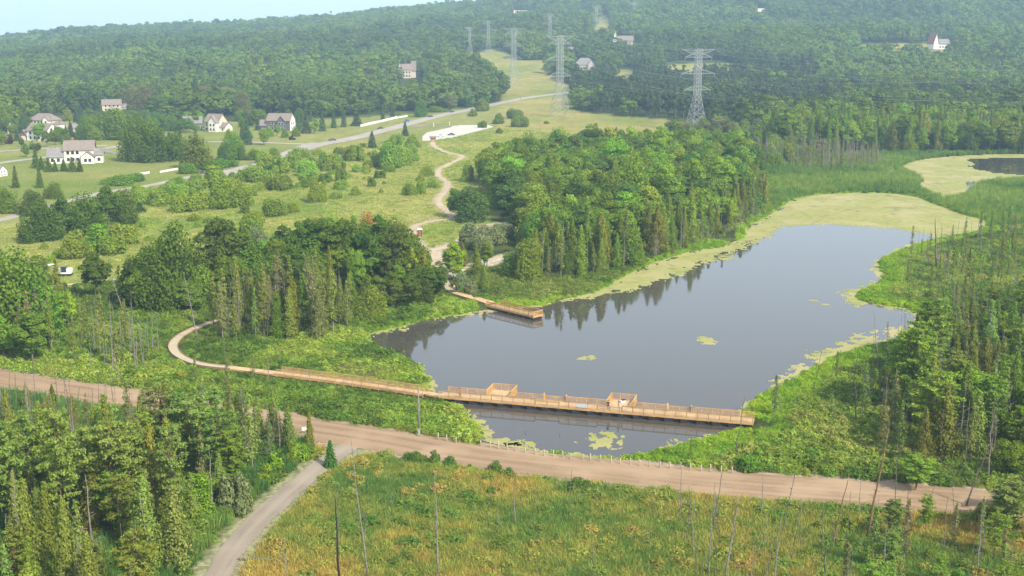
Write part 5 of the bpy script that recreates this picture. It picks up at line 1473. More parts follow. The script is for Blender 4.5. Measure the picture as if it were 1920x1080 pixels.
def walk(name, label, cat, R, width, z, railed_from, mat, kerb=False):
    t = thing(name, label, cat)
    seg = np.hypot(*np.diff(R, axis=0).T); cum = np.concatenate([[0], np.cumsum(seg)]); L = cum[-1]
    n = int(L / 0.3); s = np.linspace(0, L, n + 1)
    P = np.stack([np.interp(s, cum, R[:, 0]), np.interp(s, cum, R[:, 1])], -1)
    Tn = np.gradient(P, axis=0); Tn /= np.linalg.norm(Tn, axis=1)[:, None]; Nn = np.stack([-Tn[:, 1], Tn[:, 0]], -1)
    mb = MB()
    A = P + Nn * width / 2; B = P - Nn * width / 2
    for k in range(n):
        q = [B[k] * .97 + B[k + 1] * .03, B[k + 1] * .97 + B[k] * .03, A[k + 1] * .97 + A[k] * .03, A[k] * .97 + A[k + 1] * .03]
        mb.add([(p[0], p[1], z) for p in q] + [(p[0], p[1], z - .05) for p in q], [(0, 1, 2, 3), (0, 4, 5, 1), (1, 5, 6, 2), (2, 6, 7, 3), (3, 7, 4, 0)])
    part('deck', mb, M[mat], t)['kind'] = 'stuff'
    for side, E in (('a', A), ('b', B)):
        mb = MB(); mk_ = MB()
        for k in range(0, n, 5):
            k2 = min(k + 5, n)
            mb.bar((*E[k], z - .19), (*E[k2], z - .19), .05, .26)
            if kerb: mk_.bar((*E[k], z + .09), (*E[k2], z + .09), .10, .12)
        part('fascia', mb, M['brown_wood'] if kerb else M['wood'], t)
        if kerb: part('kerb', mk_, M['brown_wood'], t)
        if railed_from is not None:
            k0 = int(n * railed_from); step = 6
            ks = list(range(k0, n, step)) + [n]
            mh = MB(); mp = MB()
            for a, b in zip(ks[:-1], ks[1:]):
                mh.bar((*E[a], z + 1.02), (*E[b], z + 1.02), .14, .05)
                mp.bar((*E[a], z + .88), (*E[b], z + .88), .04, .08); mp.bar((*E[a], z + .1), (*E[b], z + .1), .04, .08)
                for j in range(a * 2, b * 2):
                    f = j / 2; i0 = int(f); i1 = min(i0 + 1, n); p = E[i0] * (1 - f + i0) + E[i1] * (f - i0)
                    mp.box((p[0] - .018, p[1] - .018, z + .1), (p[0] + .018, p[1] + .018, z + .9))
            part('handrail', mh, M['wood'], t); part('pickets', mp, M['deck'], t)['kind'] = 'stuff'
            for k in ks:
                m1 = MB(); p = E[k]; m1.box((p[0] - .05, p[1] - .05, z - .5), (p[0] + .05, p[1] + .05, z + 1.0)); part('post', m1, M['wood'], t)
    mb = MB()
    for k in range(0, n, 9):
        for E in (A, B):
            p = P[k] * .25 + E[k] * .75; mb.box((p[0] - .08, p[1] - .08, -.6), (p[0] + .08, p[1] + .08, z - .33))
    part('piles', mb, M['bark'], t)
walk('boardwalk', 'narrow straight boardwalk with railings from the marsh to the pond corner', 'boardwalk', NARROW, 1.9, 0.85, 0.25, 'deck')
walk('boardwalk', 'pale kerbed boardwalk curving through the marsh without railings', 'boardwalk', CURVE, 1.85, 0.8, None, 'pale_deck', True)

# docks at the wooded shore
def perp(a, b):
    u = (b - a) / np.linalg.norm(b - a); return u, np.array([-u[1], u[0]])
u, v = perp(DK0, DK1)
dk = thing('plank_dock', 'low plank dock without railings running from the wooded shore', 'dock')
deck_run(dk, [DK0, DK1, DK1 + v * 2.6, DK0 + v * 2.6], 0.8, mat='deck', fascia=.34)
mb = MB()
for k in range(5):
    for w in (.4, 2.2):
        p = DK0 + u * (1 + k * (np.linalg.norm(DK1 - DK0) - 2) / 4) + v * w; mb.box((p[0] - .12, p[1] - .12, -.4), (p[0] + .12, p[1] + .12, .42))
part('piles', mb, M['bark'], dk)
u, v = perp(RK0, RK1)
rk = thing('railed_dock', 'orange-toned railed fishing dock reaching into open water from the wooded shore', 'dock')
Wd = 3.0; Lr = float(np.linalg.norm(RK1 - RK0))
deck_run(rk, [RK0, RK1, RK1 + v * Wd, RK0 + v * Wd], 0.8)
rail(rk, RK0 + v * .05, RK1 + v * .05 - u * .06, .8, 1.1, 1.6, inmat='wood')
rail(rk, RK1 - u * .06 + v * .12, RK1 - u * .06 + v * (Wd - .12), .8, 1.1, 1.5, inmat='wood')
rail(rk, RK0 + v * (Wd - .05) + u * 1.6, RK1 + v * (Wd - .05) - u * .06, .8, 1.1, 1.6, inmat='wood')
for k in range(7):
    for w in (.4, Wd - .4): float_box(rk, RK0 + u * (.8 + k * (Lr - 1.6) / 6) + v * w, .6, .46)

# sign on the railing, sign boards
def board(name, label, cat, p, w, h, zb, mat, legs=True, face=0.0, back='brown_wood'):
    t = thing(name, label, cat, (p[0], p[1], p[2]), face)
    mb = MB(); mb.box((-w / 2, -.02, zb), (w / 2, .02, zb + h)); part('panel', mb, mat, t)
    mb = MB(); mb.box((-w / 2 - .03, .021, zb - .03), (w / 2 + .03, .05, zb + h + .03)); part('frame', mb, M[back], t)
    if legs:
        for s in (-1, 1):
            mb = MB(); mb.box((s * w * .38 - .04, .051, -.3), (s * w * .38 + .04, .12, zb + h)); part('leg', mb, M[back], t)
    return t
M['print'] = simple('pale_print', (.55, .56, .55), (.38, .42, .44), 6.0)
ang = math.atan2(WU[1], WU[0])
p = WP(u_of(1091), -.03)
board('notice_board', 'pale notice board hung on the near railing of the long boardwalk', 'sign', (p[0], p[1], DECK_Z), 1.9, .62, .22, M['print'], False, ang)
p = gt(571, 815); board('road_sign', 'small white sign beside the side road junction', 'sign', p, .8, .55, .7, M['white'], True, .2)
p = gt(1155, 832)

# white road posts
pts = [(640 + a / 3, 720 + b / 3) for a, b in zip((545, 592, 645, 785, 835, 882, 932, 980, 1034, 1090, 1140, 1194, 1245, 1289, 1357, 1400, 1458, 1518, 1567, 1625, 1677, 1733, 1790, 1848, 1907),
                                               (316, 324, 335, 352, 359, 367, 374, 382, 392, 400, 409, 412, 417, 427, 431, 436, 443, 451, 455, 458, 465, 470, 476, 480, 484))]
pts += [(1280 + a / 3, 720 + b / 3) for a, b in ((43, 491), (104, 494), (157, 497), (218, 501), (278, 506))]
pm = MB(); pm.tube([(0, 0, -.4), (0, 0, 1.12), (0, 0, 1.2)], [.105, .1, .06], 8)
pme = pm.mesh('road_post', M['post_white'], True)
ordn = 'first second third fourth fifth sixth seventh eighth ninth tenth eleventh twelfth thirteenth fourteenth fifteenth'.split()
for k, (a, b) in enumerate(pts):
    p = gt(a, b); o = link('road_post', pme, None, p, (random.uniform(-.09, .09), random.uniform(-.05, .05), 0))
    o.scale = (1, 1, random.uniform(.86, 1.08))
    side = 'left' if k < 15 else 'right'; m_ = k if k < 15 else len(pts) - 1 - k
    tag(o, 'short white road post by the pond, %s from the %s end of the row' % (ordn[m_], side), 'post', 'white posts along the dirt road')

# utility pole
p = gt(786, 818); s = px_size(p)
up_ = thing('utility_pole', 'bare grey utility pole between the dirt road and the narrow boardwalk', 'pole', p)
mb = MB(); mb.tube([(0, 0, -.6), (0, 0, 8.0)], [.15, .1], 8); part('pole', mb, M['grey_bark'], up_, True)
mb = MB(); mb.box((-.16, -.2, .2), (.16, -.15, 1.3)); part('marker', mb, M['steel'], up_)
mb = MB(); mb.tube([(0, 0, 6.9), (.9, .2, .1)], [.012, .012], 4); part('guy_wire', mb, M['steel'], up_)

# singled-out snags and leaning trunks
def snag(px, py, tipx, tipy, r0, mat, label, seed, twigs=16, reach=1.0):
    p = gt(px, py); s = px_size(p); H = (py - tipy) / s * 1.04; dx = (tipx - px) / s
    rng = np.random.default_rng(seed); t = thing('snag', label, 'dead tree', p)
    mb = MB(); q = [(dx * k / 6 + (rng.normal(0, .05) if 0 < k < 6 else 0), rng.normal(0, .05), H * k / 6 - (.3 if k == 0 else 0)) for k in range(7)]
    mb.tube(q, [r0 * (1 - .75 * k / 6) for k in range(7)], 7); part('trunk', mb, M[mat], t, True)
    mb = MB()
    for k in range(twigs):
        z = H * rng.uniform(.3, .98); a = rng.uniform(0, 6.28); r = reach * rng.uniform(.3, 1) * (1.1 - z / H)
        b = (dx * z / H, 0, z); limb(mb, b, (b[0] + math.cos(a) * r, math.sin(a) * r, z + r * rng.uniform(-.3, .4)), .035, .012, rng, 2, 3)
    part('branches', mb, M[mat], t)['kind'] = 'stuff'
snag(637, 1110, 634, 926, .17, 'charred', 'thick charred black trunk rising at the bottom centre-left of the marsh', 1, 3, .3)
snag(1756, 505, 1746, 412, .32, 'bark', 'broken dark brown stump trunk in the swamp right of the pond', 2, 14, 1.1)
snag(1655, 760, 1622, 568, .12, 'grey_bark', 'very thin leaning grey trunk standing before the pond at the right', 3, 4, .5)
snag(1697, 740, 1694, 604, .2, 'bark', 'dark straight dead trunk at the pond edge, right of the leaning one', 4, 18, 1.2)
snag(1560, 1030, 1583, 884, .13, 'rust_bark', 'leaning brown dead tree crossing the dirt road, with a tuft of twigs on top', 5, 14, 1.0)
snag(1624, 1010, 1652, 800, .17, 'rust_bark', 'tall leaning dead tree crossing the dirt road with many side twigs', 6, 40, 1.5)
snag(1810, 950, 1845, 830, .13, 'bark', 'leaning dark dead tree at the right end of the dirt road', 7, 30, 1.5)
snag(1358, 1095, 1378, 920, .15, 'grey_bark', 'leaning grey dead trunk in the right of the orange marsh', 8, 10, .9)
snag(1450, 1100, 1458, 970, .10, 'grey_bark', 'thin grey trunk with short twigs near the leaning one in the orange marsh', 9, 20, 1.0)
snag(822, 1085, 818, 880, .13, 'grey_bark', 'tall straight grey stem left of centre in the orange-green marsh', 10, 12, .8)
snag(965, 985, 964, 900, .10, 'grey_bark', 'short grey stem in the middle of the orange-green marsh', 11, 5, .5)
snag(690, 1090, 664, 800, .12, 'grey_bark', 'tall slim grey trunk leaning left above the road junction', 12, 26, .9)
snag(605, 628, 590, 440 + 40, .13, 'grey_bark', 'pale bare trunk in the thicket left of the pond, tallest of its row', 13, 6, .6)
snag(1722, 280, 1722, 235, .35, 'white', 'white bare trunk in front of the tall rank behind the reeds', 14, 3, .8)
snag(1560, 262, 1559, 208, .28, 'grey_bark', 'pale bare trunk left in the tall rank behind the reeds', 15, 3, .8)
snag(232, 590, 214, 516, .16, 'grey_bark', 'many-branched bare tree left of the big dark trees', 16, 30, 2.2)
snag(300, 588, 288, 510, .3, 'rust_bark', 'forked brown trunk under the leftmost big dark tree', 17, 6, 2.2)
snag(372, 640, 352, 520, .15, 'grey_bark', 'bare tree with a fan of branches behind the boardwalk curve', 18, 44, 2.6)
snag(175, 1020, 102, 912, .16, 'rust_bark', 'fallen orange-brown trunk leaning far left in the near left corner', 19, 10, 1.5)
snag(290, 1080, 272, 930, .12, 'grey_bark', 'grey leaning trunk in the near left corner', 20, 14, .9)
snag(225, 720, 217, 655, .12, 'grey_bark', 'bare pale trunk just above the dirt road at the left', 21, 2, .4)
snag(1605, 790, 1600, 715, .14, 'bark', 'dark slim trunk on the green bank right of the boardwalk', 22, 8, .6)
p0, p1 = gt(448, 1052), gt(548, 1058)
t = thing('fallen_trunk', 'grey trunk lying across the grass right of the side road', 'log', p0)
mb = MB(); mb.tube([(0, 0, .5), tuple(p1 - p0 + Vector((0, 0, .35)))], [.13, .08], 7); part('trunk', mb, M['grey_bark'], t)
mb = MB(); r_ = np.random.default_rng(3)
for k in range(9):
    b = (p1 - p0) * r_.uniform(.2, .95); limb(mb, (b.x, b.y, .45), (b.x + r_.normal(0, .6), b.y + r_.normal(0, .5), .45 + r_.uniform(0, 1.1)), .03, .01, r_, 2, 3)
part('branches', mb, M['grey_bark'], t)
# stakes in the water below the boardwalk
for px, py, lab in ((985, 812, 'dark stake in the water below the boardwalk, left of the two'), (1049, 816, 'dark stake in the water below the boardwalk, right of the two')):
    g = G(px, py, 0); mb = MB(); mb.tube([(0, 0, -.6), (.03, 0, .42)], [.06, .04], 6)
    tag(link('stake', mb.mesh('stake', M['bark']), None, (g[0], g[1], 0)), lab, 'stake')
# boulders by the stony path
me_b = []
for s in range(3):
    rg = np.random.default_rng(600 + s); import bmesh
    bm = bmesh.new(); bmesh.ops.create_icosphere(bm, subdivisions=2, radius=.5)
    for v_ in bm.verts: v_.co *= 1 + rg.normal(0, .1); v_.co.z *= .65
    me_ = bpy.data.meshes.new('boulder'); bm.to_mesh(me_); bm.free(); me_.materials.append(simple('boulder_stone', (.5, .44, .37), (.33, .3, .27), 3.0)) if s == 0 else me_.materials.append(me_b[0].materials[0]); me_b.append(me_)
rg = np.random.default_rng(8)
BORD = 'first second third fourth fifth sixth seventh eighth ninth tenth eleventh twelfth thirteenth fourteenth fifteenth sixteenth seventeenth'.split()
for k in range(34):
    t_ = k / 33; px = 835 + 150 * t_; py = 522 - 44 * t_ ** 1.1 + rg.normal(0, 2) - 6
    p = gt(px, py); o = link('boulder', me_b[k % 3], None, p, (0, 0, rg.uniform(0, 6)), [rg.uniform(.8, 1.9)] * 3)
    lab_b = 'pale boulder lining the stony path, %s from its %s end' % (BORD[min(k, 33 - k)], 'left' if k < 17 else 'right')
    tag(o, lab_b, 'boulder', 'boulders lining the stony path')

# privy
p = gt(787, 444); s = px_size(p)
t = thing('privy', 'brown privy with a white roof beside the looping trail', 'privy', p, .1)
w = 8.5 / s / 2; h = 13.5 / s
mb = MB(); mb.box((-w, -w, -.2), (w, w, h)); part('wall', mb, simple('brown_board', (.15, .075, .045), (.11, .058, .035), 3), t)
mb = MB(); mb.box((-w - .12, -w - .12, h + .003), (w + .12, w + .12, h + .2)); mb.box((-w * .7, -w * .7, h + .203), (w * .7, w * .7, h + .42)); part('roof', mb, M['white'], t)
mb = MB(); mb.box((-w * .5, -w - .03, 0), (w * .5, -w - .004, h * .85)); part('door', mb, simple('brown_door', (.28, .12, .07), None, 3), t)

# white excavator at the meadow edge
p = gt(108, 517); s = px_size(p); k_ = 1.0
t = thing('excavator', 'white-armed excavator with a dark cab at the left edge of the meadow', 'excavator', p, .1)
mb = MB(); mb.box((.6, -1.0, 0), (3.6, -.45, .6)); mb.box((.6, .45, 0), (3.6, 1.0, .6)); part('track', mb, M['float'], t)
mb = MB(); mb.box((.9, -.9, .603), (3.6, .9, 1.0)); mb.box((2.5, -.88, 1.003), (3.7, .88, 1.9)); part('body', mb, M['white'], t)
mb = MB(); mb.box((1.2, -.85, 1.003), (2.4, .3, 2.5)); part('cab', mb, M['glass'], t)
mb = MB(); mb.bar((1.0, 0, 1.2), (-.9, 0, 3.0), .3, .42); mb.bar((-.8, 0, 3.05), (-2.3, 0, 2.9), .28, .36); part('boom', mb, M['white'], t)
mb = MB(); mb.bar((-2.2, 0, 3.0), (-2.5, 0, .8), .25, .34); part('stick', mb, M['white'], t)
mb = MB(); mb.box((-2.8, -.4, .1), (-2.2, .4, .75)); part('bucket', mb, M['steel'], t)

# ------------------------------------------------------------------ lattice pylons and their wires
def pylon(px, py, top, armpx, label, fat=1.0, turn=.35, arms=((.985, 1.0, 1), (.90, .80, 0), (.70, 1.0, 0), (.50, .78, 0))):
    p = gt(px, py); s = px_size(p); H = (py - top) / s; A = armpx / s / 2
    t = thing('lattice_pylon', label, 'pylon', p, turn, 'lattice pylons of the power line')
    wb, wm, wt = H * .105, H * .034, H * .034
    def half(z):
        f = z / H
        return wb + (wm - wb) * min(f / .44, 1) if f < .44 else wm + (wt - wm) * (f - .44) / .56
    r = .16 * fat * max(1, (1.1 / s) * .45)
    mb = MB()
    lv = [0] + [H * f for f in (.11, .21, .30, .38, .44)] + [H * (.44 + .56 * k / 11) for k in range(1, 12)]
    C = [(-1, -1), (1, -1), (1, 1), (-1, 1)]
    legs = []
    for cx, cy in C:
        m = MB()
        for a, b in zip(lv[:-1], lv[1:]): m.bar((cx * half(a), cy * half(a), a - (.3 if a == 0 else 0)), (cx * half(b), cy * half(b), b), r * 1.5, r * 1.5)
        part('leg', m, M['steel'], t)
    for a, b in zip(lv[:-1], lv[1:]):
        ha, hb = half(a), half(b)
        for i in range(4):
            c0, c1 = C[i], C[(i + 1) % 4]
            mb.bar((c0[0] * ha, c0[1] * ha, a), (c1[0] * hb, c1[1] * hb, b), r, r)
            mb.bar((c1[0] * ha, c1[1] * ha, a), (c0[0] * hb, c0[1] * hb, b), r, r)
            mb.bar((c0[0] * hb, c0[1] * hb, b), (c1[0] * hb, c1[1] * hb, b), r, r)
    part('bracing', mb, M['steel'], t)
    ends = []
    for f, wd, top_ in arms:
        m = MB(); z = H * f; h = half(z)
        for sx in (-1, 1):
            tip = (sx * A * wd, 0, z + (H * .012 if top_ else 0)); ends.append(tip)
            for cy in (-1, 1):
                m.bar((sx * h, cy * h, z), tip, r * 1.2, r * 1.2)
                m.bar((sx * h, cy * h, z + (-1 if top_ else 1) * H * .055), tip, r, r)
                for q in (.3, .6):
                    a = Vector((sx * h, cy * h, z)).lerp(Vector(tip), q); b = Vector((sx * h, cy * h, z + (-1 if top_ else 1) * H * .055)).lerp(Vector(tip), q)
                    m.bar(a, b, r * .7, r * .7)
            if not top_: m.tube([tip, (tip[0], 0, tip[2] - H * .045)], [.12, .12], 5)
        part('crossarm', m, M['steel'], t)
    Mx = Matrix.Translation(p) @ Matrix.Rotation(turn, 4, 'Z')
    return [Mx @ Vector((e[0], 0, e[2] - (0 if i < 2 else H * .045))) for i, e in enumerate(ends)]
E1 = pylon(1305, 244, 95, 70, 'nearest and largest lattice pylon, in front of the dark pine plantation')
E2 = pylon(1049, 218, 70, 56, 'second lattice pylon, standing in the mown corridor left of the nearest one', 1.0, .35)
E3 = pylon(963, 166, 55, 40, 'third lattice pylon, thinner, up the mown corridor by the wood edge', .8, .35)
E4 = pylon(916, 100, 40, 28, 'fourth lattice pylon, small and hazy, at the top of the mown corridor', .7, .35)
E5 = pylon(881, 104, 52, 24, 'hazy lattice pylon left of the fourth one, before the forest', .6, .35)
E6 = pylon(1031, 92, 27, 30, 'hazy lattice pylon rising from the forest above the second pylon', .6, .35)
E7 = pylon(1118, 66, 12, 20, 'faint lattice pylon beside the far slit in the forest', .6, .35)
E8 = pylon(1189, 40, -22, 24, 'faint distant lattice pylon at the top edge right of the slit', .6, .35)
def wires(A, B, sag, label, r=.05):
    mb = MB()
    for a, b in zip(A, B):
        a, b = Vector(a), Vector(b)
        pts_ = [a.lerp(b, k / 16) - Vector((0, 0, sag * 4 * (k / 16) * (1 - k / 16))) for k in range(17)]
        mb.tube(pts_, [r] * 17, 3, 0, False)
    o = link('power_lines', mb.mesh('power_lines', M['steel'])); tag(o, label, 'power lines')
off = Vector((330, -190, 6))
wires(E1, [e + off for e in E1], 14, 'thin power lines sagging from the nearest pylon towards the right over the reeds', .035)
wires(E2, [e + (E1[0] - E2[0]) * 0 + Vector((360, -170, 4)) for e in E2], 14, 'thin power lines running right from the second pylon', .025)
wires(E3, E2, 6, 'power lines between the second and third pylons', .05)
wires(E4, E3, 6, 'power lines between the third and fourth pylons', .05)
wires(E6, E1, 12, 'power lines between the nearest pylon and the hazy one behind it', .05)

# ------------------------------------------------------------------ houses
M['roof_brown'] = simple('brown_shingle', (.235, .19, .165), (.18, .145, .13), 1.2)
M['roof_grey'] = simple('grey_shingle', (.23, .215, .21), (.17, .16, .16), 1.2)
M['siding_white'] = simple('white_siding', (.76, .72, .62), (.68, .65, .56), 2)
M['siding_cream'] = simple('cream_siding', (.55, .47, .38), (.47, .41, .33), 2)
M['slate'] = simple('slate_siding', (.13, .125, .14), (.10, .098, .11), 2)
M['brickwall'] = simple('red_brick', (.34, .15, .10), (.26, .12, .085), 2)
M['stone'] = simple('brown_stone', (.24, .20, .18), (.17, .145, .13), 1)
def gable(root, x0, x1, y0, y1, z0, ze, zr, axis, wall, roof, over=.45, name=''):
    """block with a ridged roof; axis 'x': the ridge runs along x"""
    m = MB()
    if axis == 'x':
        ym = (y0 + y1) / 2
        m.add([(x0, y0, z0), (x1, y0, z0), (x1, y1, z0), (x0, y1, z0), (x0, y0, ze), (x1, y0, ze), (x1, y1, ze), (x0, y1, ze), (x0, ym, zr - .02), (x1, ym, zr - .02)],
              [(0, 1, 5, 4), (2, 3, 7, 6), (1, 2, 6, 9, 5), (3, 0, 4, 8, 7)])
        k = (zr - ze) / (ym - y0); r = [(x0 - over, y0 - over, ze - over * k), (x1 + over, y0 - over, ze - over * k), (x1 + over, ym, zr), (x0 - over, ym, zr), (x0 - over, y1 + over, ze - over * k), (x1 + over, y1 + over, ze - over * k)]
        f = [(0, 1, 2, 3), (3, 2, 5, 4)]
    else:
        xm = (x0 + x1) / 2
        m.add([(x0, y0, z0), (x1, y0, z0), (x1, y1, z0), (x0, y1, z0), (x0, y0, ze), (x1, y0, ze), (x1, y1, ze), (x0, y1, ze), (xm, y0, zr - .02), (xm, y1, zr - .02)],
              [(0, 1, 5, 8, 4), (2, 3, 7, 9, 6), (1, 2, 6, 5), (3, 0, 4, 7)])
        k = (zr - ze) / (xm - x0); r = [(x0 - over, y0 - over, ze - over * k), (x0 - over, y1 + over, ze - over * k), (xm, y1 + over, zr), (xm, y0 - over, zr), (x1 + over, y0 - over, ze - over * k), (x1 + over, y1 + over, ze - over * k)]
        f = [(0, 3, 2, 1), (3, 4, 5, 2)]
    part('wall', m, M[wall], root)
    m = MB(); n = len(r)
    m.add([(a, b, c + .12) for a, b, c in r], f); m.add([(a, b, c - .06) for a, b, c in r], [q[::-1] for q in f])
    for q in f:
        for i in range(4):
            a, b = q[i], q[(i + 1) % 4]
            if {a, b} != {2, 3}: m.add([(r[a][0], r[a][1], r[a][2] - .06), (r[b][0], r[b][1], r[b][2] - .06), (r[b][0], r[b][1], r[b][2] + .12), (r[a][0], r[a][1], r[a][2] + .12)], [(0, 1, 2, 3)])
    part('roof', m, M[roof], root)
def hip(root, x0, x1, y0, y1, z0, ze, zr, wall, roof, over=.5):
    m = MB(); m.box((x0, y0, z0), (x1, y1, ze)); part('wall', m, M[wall], root)
    ym = (y0 + y1) / 2; d = (y1 - y0) / 2 * .9; o = over
    m = MB(); m.add([(x0 - o, y0 - o, ze - .1), (x1 + o, y0 - o, ze - .1), (x1 + o, y1 + o, ze - .1), (x0 - o, y1 + o, ze - .1), (x0 + d, ym, zr), (x1 - d, ym, zr)], [(0, 1, 5, 4), (1, 2, 5), (2, 3, 4, 5), (3, 0, 4), (3, 2, 1, 0)])
    part('roof', m, M[roof], root)
def wins(root, side, at, lo, hi, zs, n, w=1.1, h=1.3):
    """windows on the side facing -y (side='s') or +x (side='e'), each with frame and pane"""
    for z in zs:
        for k in range(n):
            c = lo + (hi - lo) * (k + .5) / n
            f = MB(); g = MB()
            if side == 's':
                f.box((c - w / 2 - .1, at - .06, z - .1), (c + w / 2 + .1, at - .004, z + h + .1)); g.box((c - w / 2, at - .09, z), (c + w / 2, at - .063, z + h))
            else:
                f.box((at + .004, c - w / 2 - .1, z - .1), (at + .06, c + w / 2 + .1, z + h + .1)); g.box((at + .063, c - w / 2, z), (at + .09, c + w / 2, z + h))
            wo_ = part('window', f, M['white'], root); part('pane', g, M['glass'], wo_)
def chimney(root, x, y, z0, z1, mat='brickwall'):
    m = MB(); m.box((x - .45, y - .45, z0), (x + .45, y + .45, z1)); m.box((x - .52, y - .52, z1 + .003), (x + .52, y + .52, z1 + .15)); part('chimney', m, M[mat], root)
def door(root, x, y, z=0.0, w=1.1, h=2.1, mat='brown_wood'):
    m = MB(); m.box((x - w / 2, y - .05, z), (x + w / 2, y - .004, z + h)); part('door', m, M[mat], root)
def garage(root, x, y, w=4.8, h=2.3, z=0):
    m = MB(); m.box((x - w / 2, y - .05, z), (x + w / 2, y - .004, z + h)); part('garage_door', m, M['white'], root)
def house(px, py, wpx, label, rz, build, wm=20.0):
    p = gt(px, py); s = px_size(p); k = (wpx / s) / wm
    t = thing('house', label, 'house', p - Vector((0, 0, .3)), rz); t.scale = (k, k, k)
    build(t); return t
def hA(t):
    gable(t, -4, 7, -3, 6, 0, 5.4, 8.6, 'x', 'siding_white', 'roof_brown'); gable(t, -10, -4.2, -4, 4, 0, 3.0, 6.0, 'x', 'siding_white', 'roof_grey'); gable(t, 2.5, 7.4, -7, -3.1, 0, 3.0, 4.9, 'y', 'siding_white', 'roof_brown')
    gable(t, 7.45, 10.4, -4.5, 1, 0, 3.4, 4.6, 'x', 'siding_white', 'roof_grey')
    wins(t, 's', -3, -3.4, 1.8, (1, 3.6), 3); wins(t, 's', -7, 3.4, 6.6, (.9,), 2); wins(t, 's', -4.5, 8, 10, (1,), 1); wins(t, 's', -4, -9.4, -5, (.9,), 2); wins(t, 'e', 7, 1.5, 5.5, (3.8,), 1); chimney(t, -1, 3, 6, 9.6); door(t, .4, -3, 0)
house(143, 304, 95, 'white two-storey house with grey-brown roofs standing alone on the left lawn', .25, hA)
def hB(t):
    hip(t, -10, 6, -4, 5, 0, 5.2, 9.0, 'siding_cream', 'roof_brown'); gable(t, 1, 5, -6, -4.1, 0, 5.4, 7.6, 'y', 'siding_white', 'roof_brown'); hip(t, 6.1, 11, -4, 3, 0, 3, 5.4, 'siding_white', 'roof_brown'); wins(t, 's', -6, 1.8, 4.2, (1, 3.4), 1); wins(t, 's', -4, -9, 0, (1, 3.3), 4); garage(t, 8.5, -4); door(t, -1, -4)
house(90, 240, 66, 'tan house with a tall hipped brown roof and white front behind the suburb spruces', -.25, hB, 21)
def hB2(t):
    gable(t, -6, 6, -3, 5, 0, 5.2, 8.4, 'x', 'siding_white', 'roof_brown'); gable(t, -10, -6.1, -3, 2, 0, 2.8, 5.2, 'y', 'brickwall', 'roof_grey'); wins(t, 'e', 6, -2, 4, (1, 3.4), 2); wins(t, 's', -3, -5, 5, (1, 3.3), 4); door(t, 0, -3); garage(t, -8, -3, 2.6)
house(78, 263, 66, 'white gable-ended house with a brick wing in front of the hip-roofed house', -.35, hB2, 17)
def hC(t):
    gable(t, -4, 4, -3, 4, 0, 3.4, 6.2, 'x', 'siding_white', 'roof_brown'); gable(t, 1, 4.4, -4.5, -3.1, 0, 3.3, 5.4, 'y', 'siding_white', 'roof_brown'); wins(t, 's', -4.5, 1.5, 4, (1,), 1); wins(t, 's', -3, -3.5, .6, (1,), 2); door(t, -1.4, -3)
house(8, 249, 24, 'small white house with a brown roof at the left edge among spruces', .1, hC, 8)
house(150, 246, 24, 'small grey-roofed outbuilding between the hip-roofed house and the spruces', .2, lambda t: (gable(t, -4, 4, -3, 3, 0, 2.6, 4.6, 'x', 'siding_cream', 'roof_grey'), door(t, 1, -3), wins(t, 's', -3, -3.5, 0, (.9,), 1)), 8)
def hD(t):
    gable(t, -7, 6, -3, 4, 0, 5, 8.4, 'x', 'siding_cream', 'roof_brown'); gable(t, 6.1, 9, -3, 3, 0, 3, 5.4, 'x', 'siding_cream', 'roof_brown'); wins(t, 's', -3, -6, 5, (1, 3.3), 4); door(t, 0, -3)
house(212, 208, 42, 'cream house whose brown roof shows among the forest edge trees', .25, hD, 16)
def hE(t):
    gable(t, -5, 5, -3, 4, 0, 5, 8, 'y', 'brickwall', 'roof_brown'); gable(t, 5.1, 9, -3, 3, 0, 5, 9, 'x', 'brickwall', 'roof_brown'); wins(t, 's', -3, -4, 4, (1, 3.3), 3); door(t, 1, -3, 0, 1.3, 2.4, 'white'); wins(t, 's', -3, 5.6, 8.6, (3,), 1)
house(233, 256, 34, 'brick-fronted house half hidden by the great dark clump', .1, hE, 14)
def hF(t):
    gable(t, -5, 5, -3, 4, 0, 4.2, 7.4, 'x', 'stone', 'roof_grey'); chimney(t, -3, 1, 5, 8.4, 'stone'); wins(t, 's', -3, -4.5, 4.5, (1, ), 4); door(t, 0.2, -3)
house(362, 243, 34, 'low dark stone house with a grey roof left of the white gabled one', .2, hF, 10)
def hG(t):
    gable(t, -7, 3.4, -3, 5, 0, 6.2, 10.4, 'x', 'siding_cream', 'roof_brown'); gable(t, -2.4, 3.3, -5.2, -3.1, 0, 6, 9.6, 'y', 'siding_white', 'roof_brown'); gable(t, 3.45, 7.5, -2, 4.5, 0, 3.2, 5.4, 'x', 'siding_white', 'roof_brown')
    wins(t, 's', -5.2, -1.8, 2.8, (1, 3.6), 2); wins(t, 's', -3, -6.5, -3, (1, 3.6), 2); wins(t, 's', -2, 4, 7, (1,), 1); wins(t, 'e', 3.4, -2, 4, (4.4,), 1)
house(408, 246, 44, 'tall house with a bright white gable and cream side in the middle of the suburb', -.45, hG, 14)
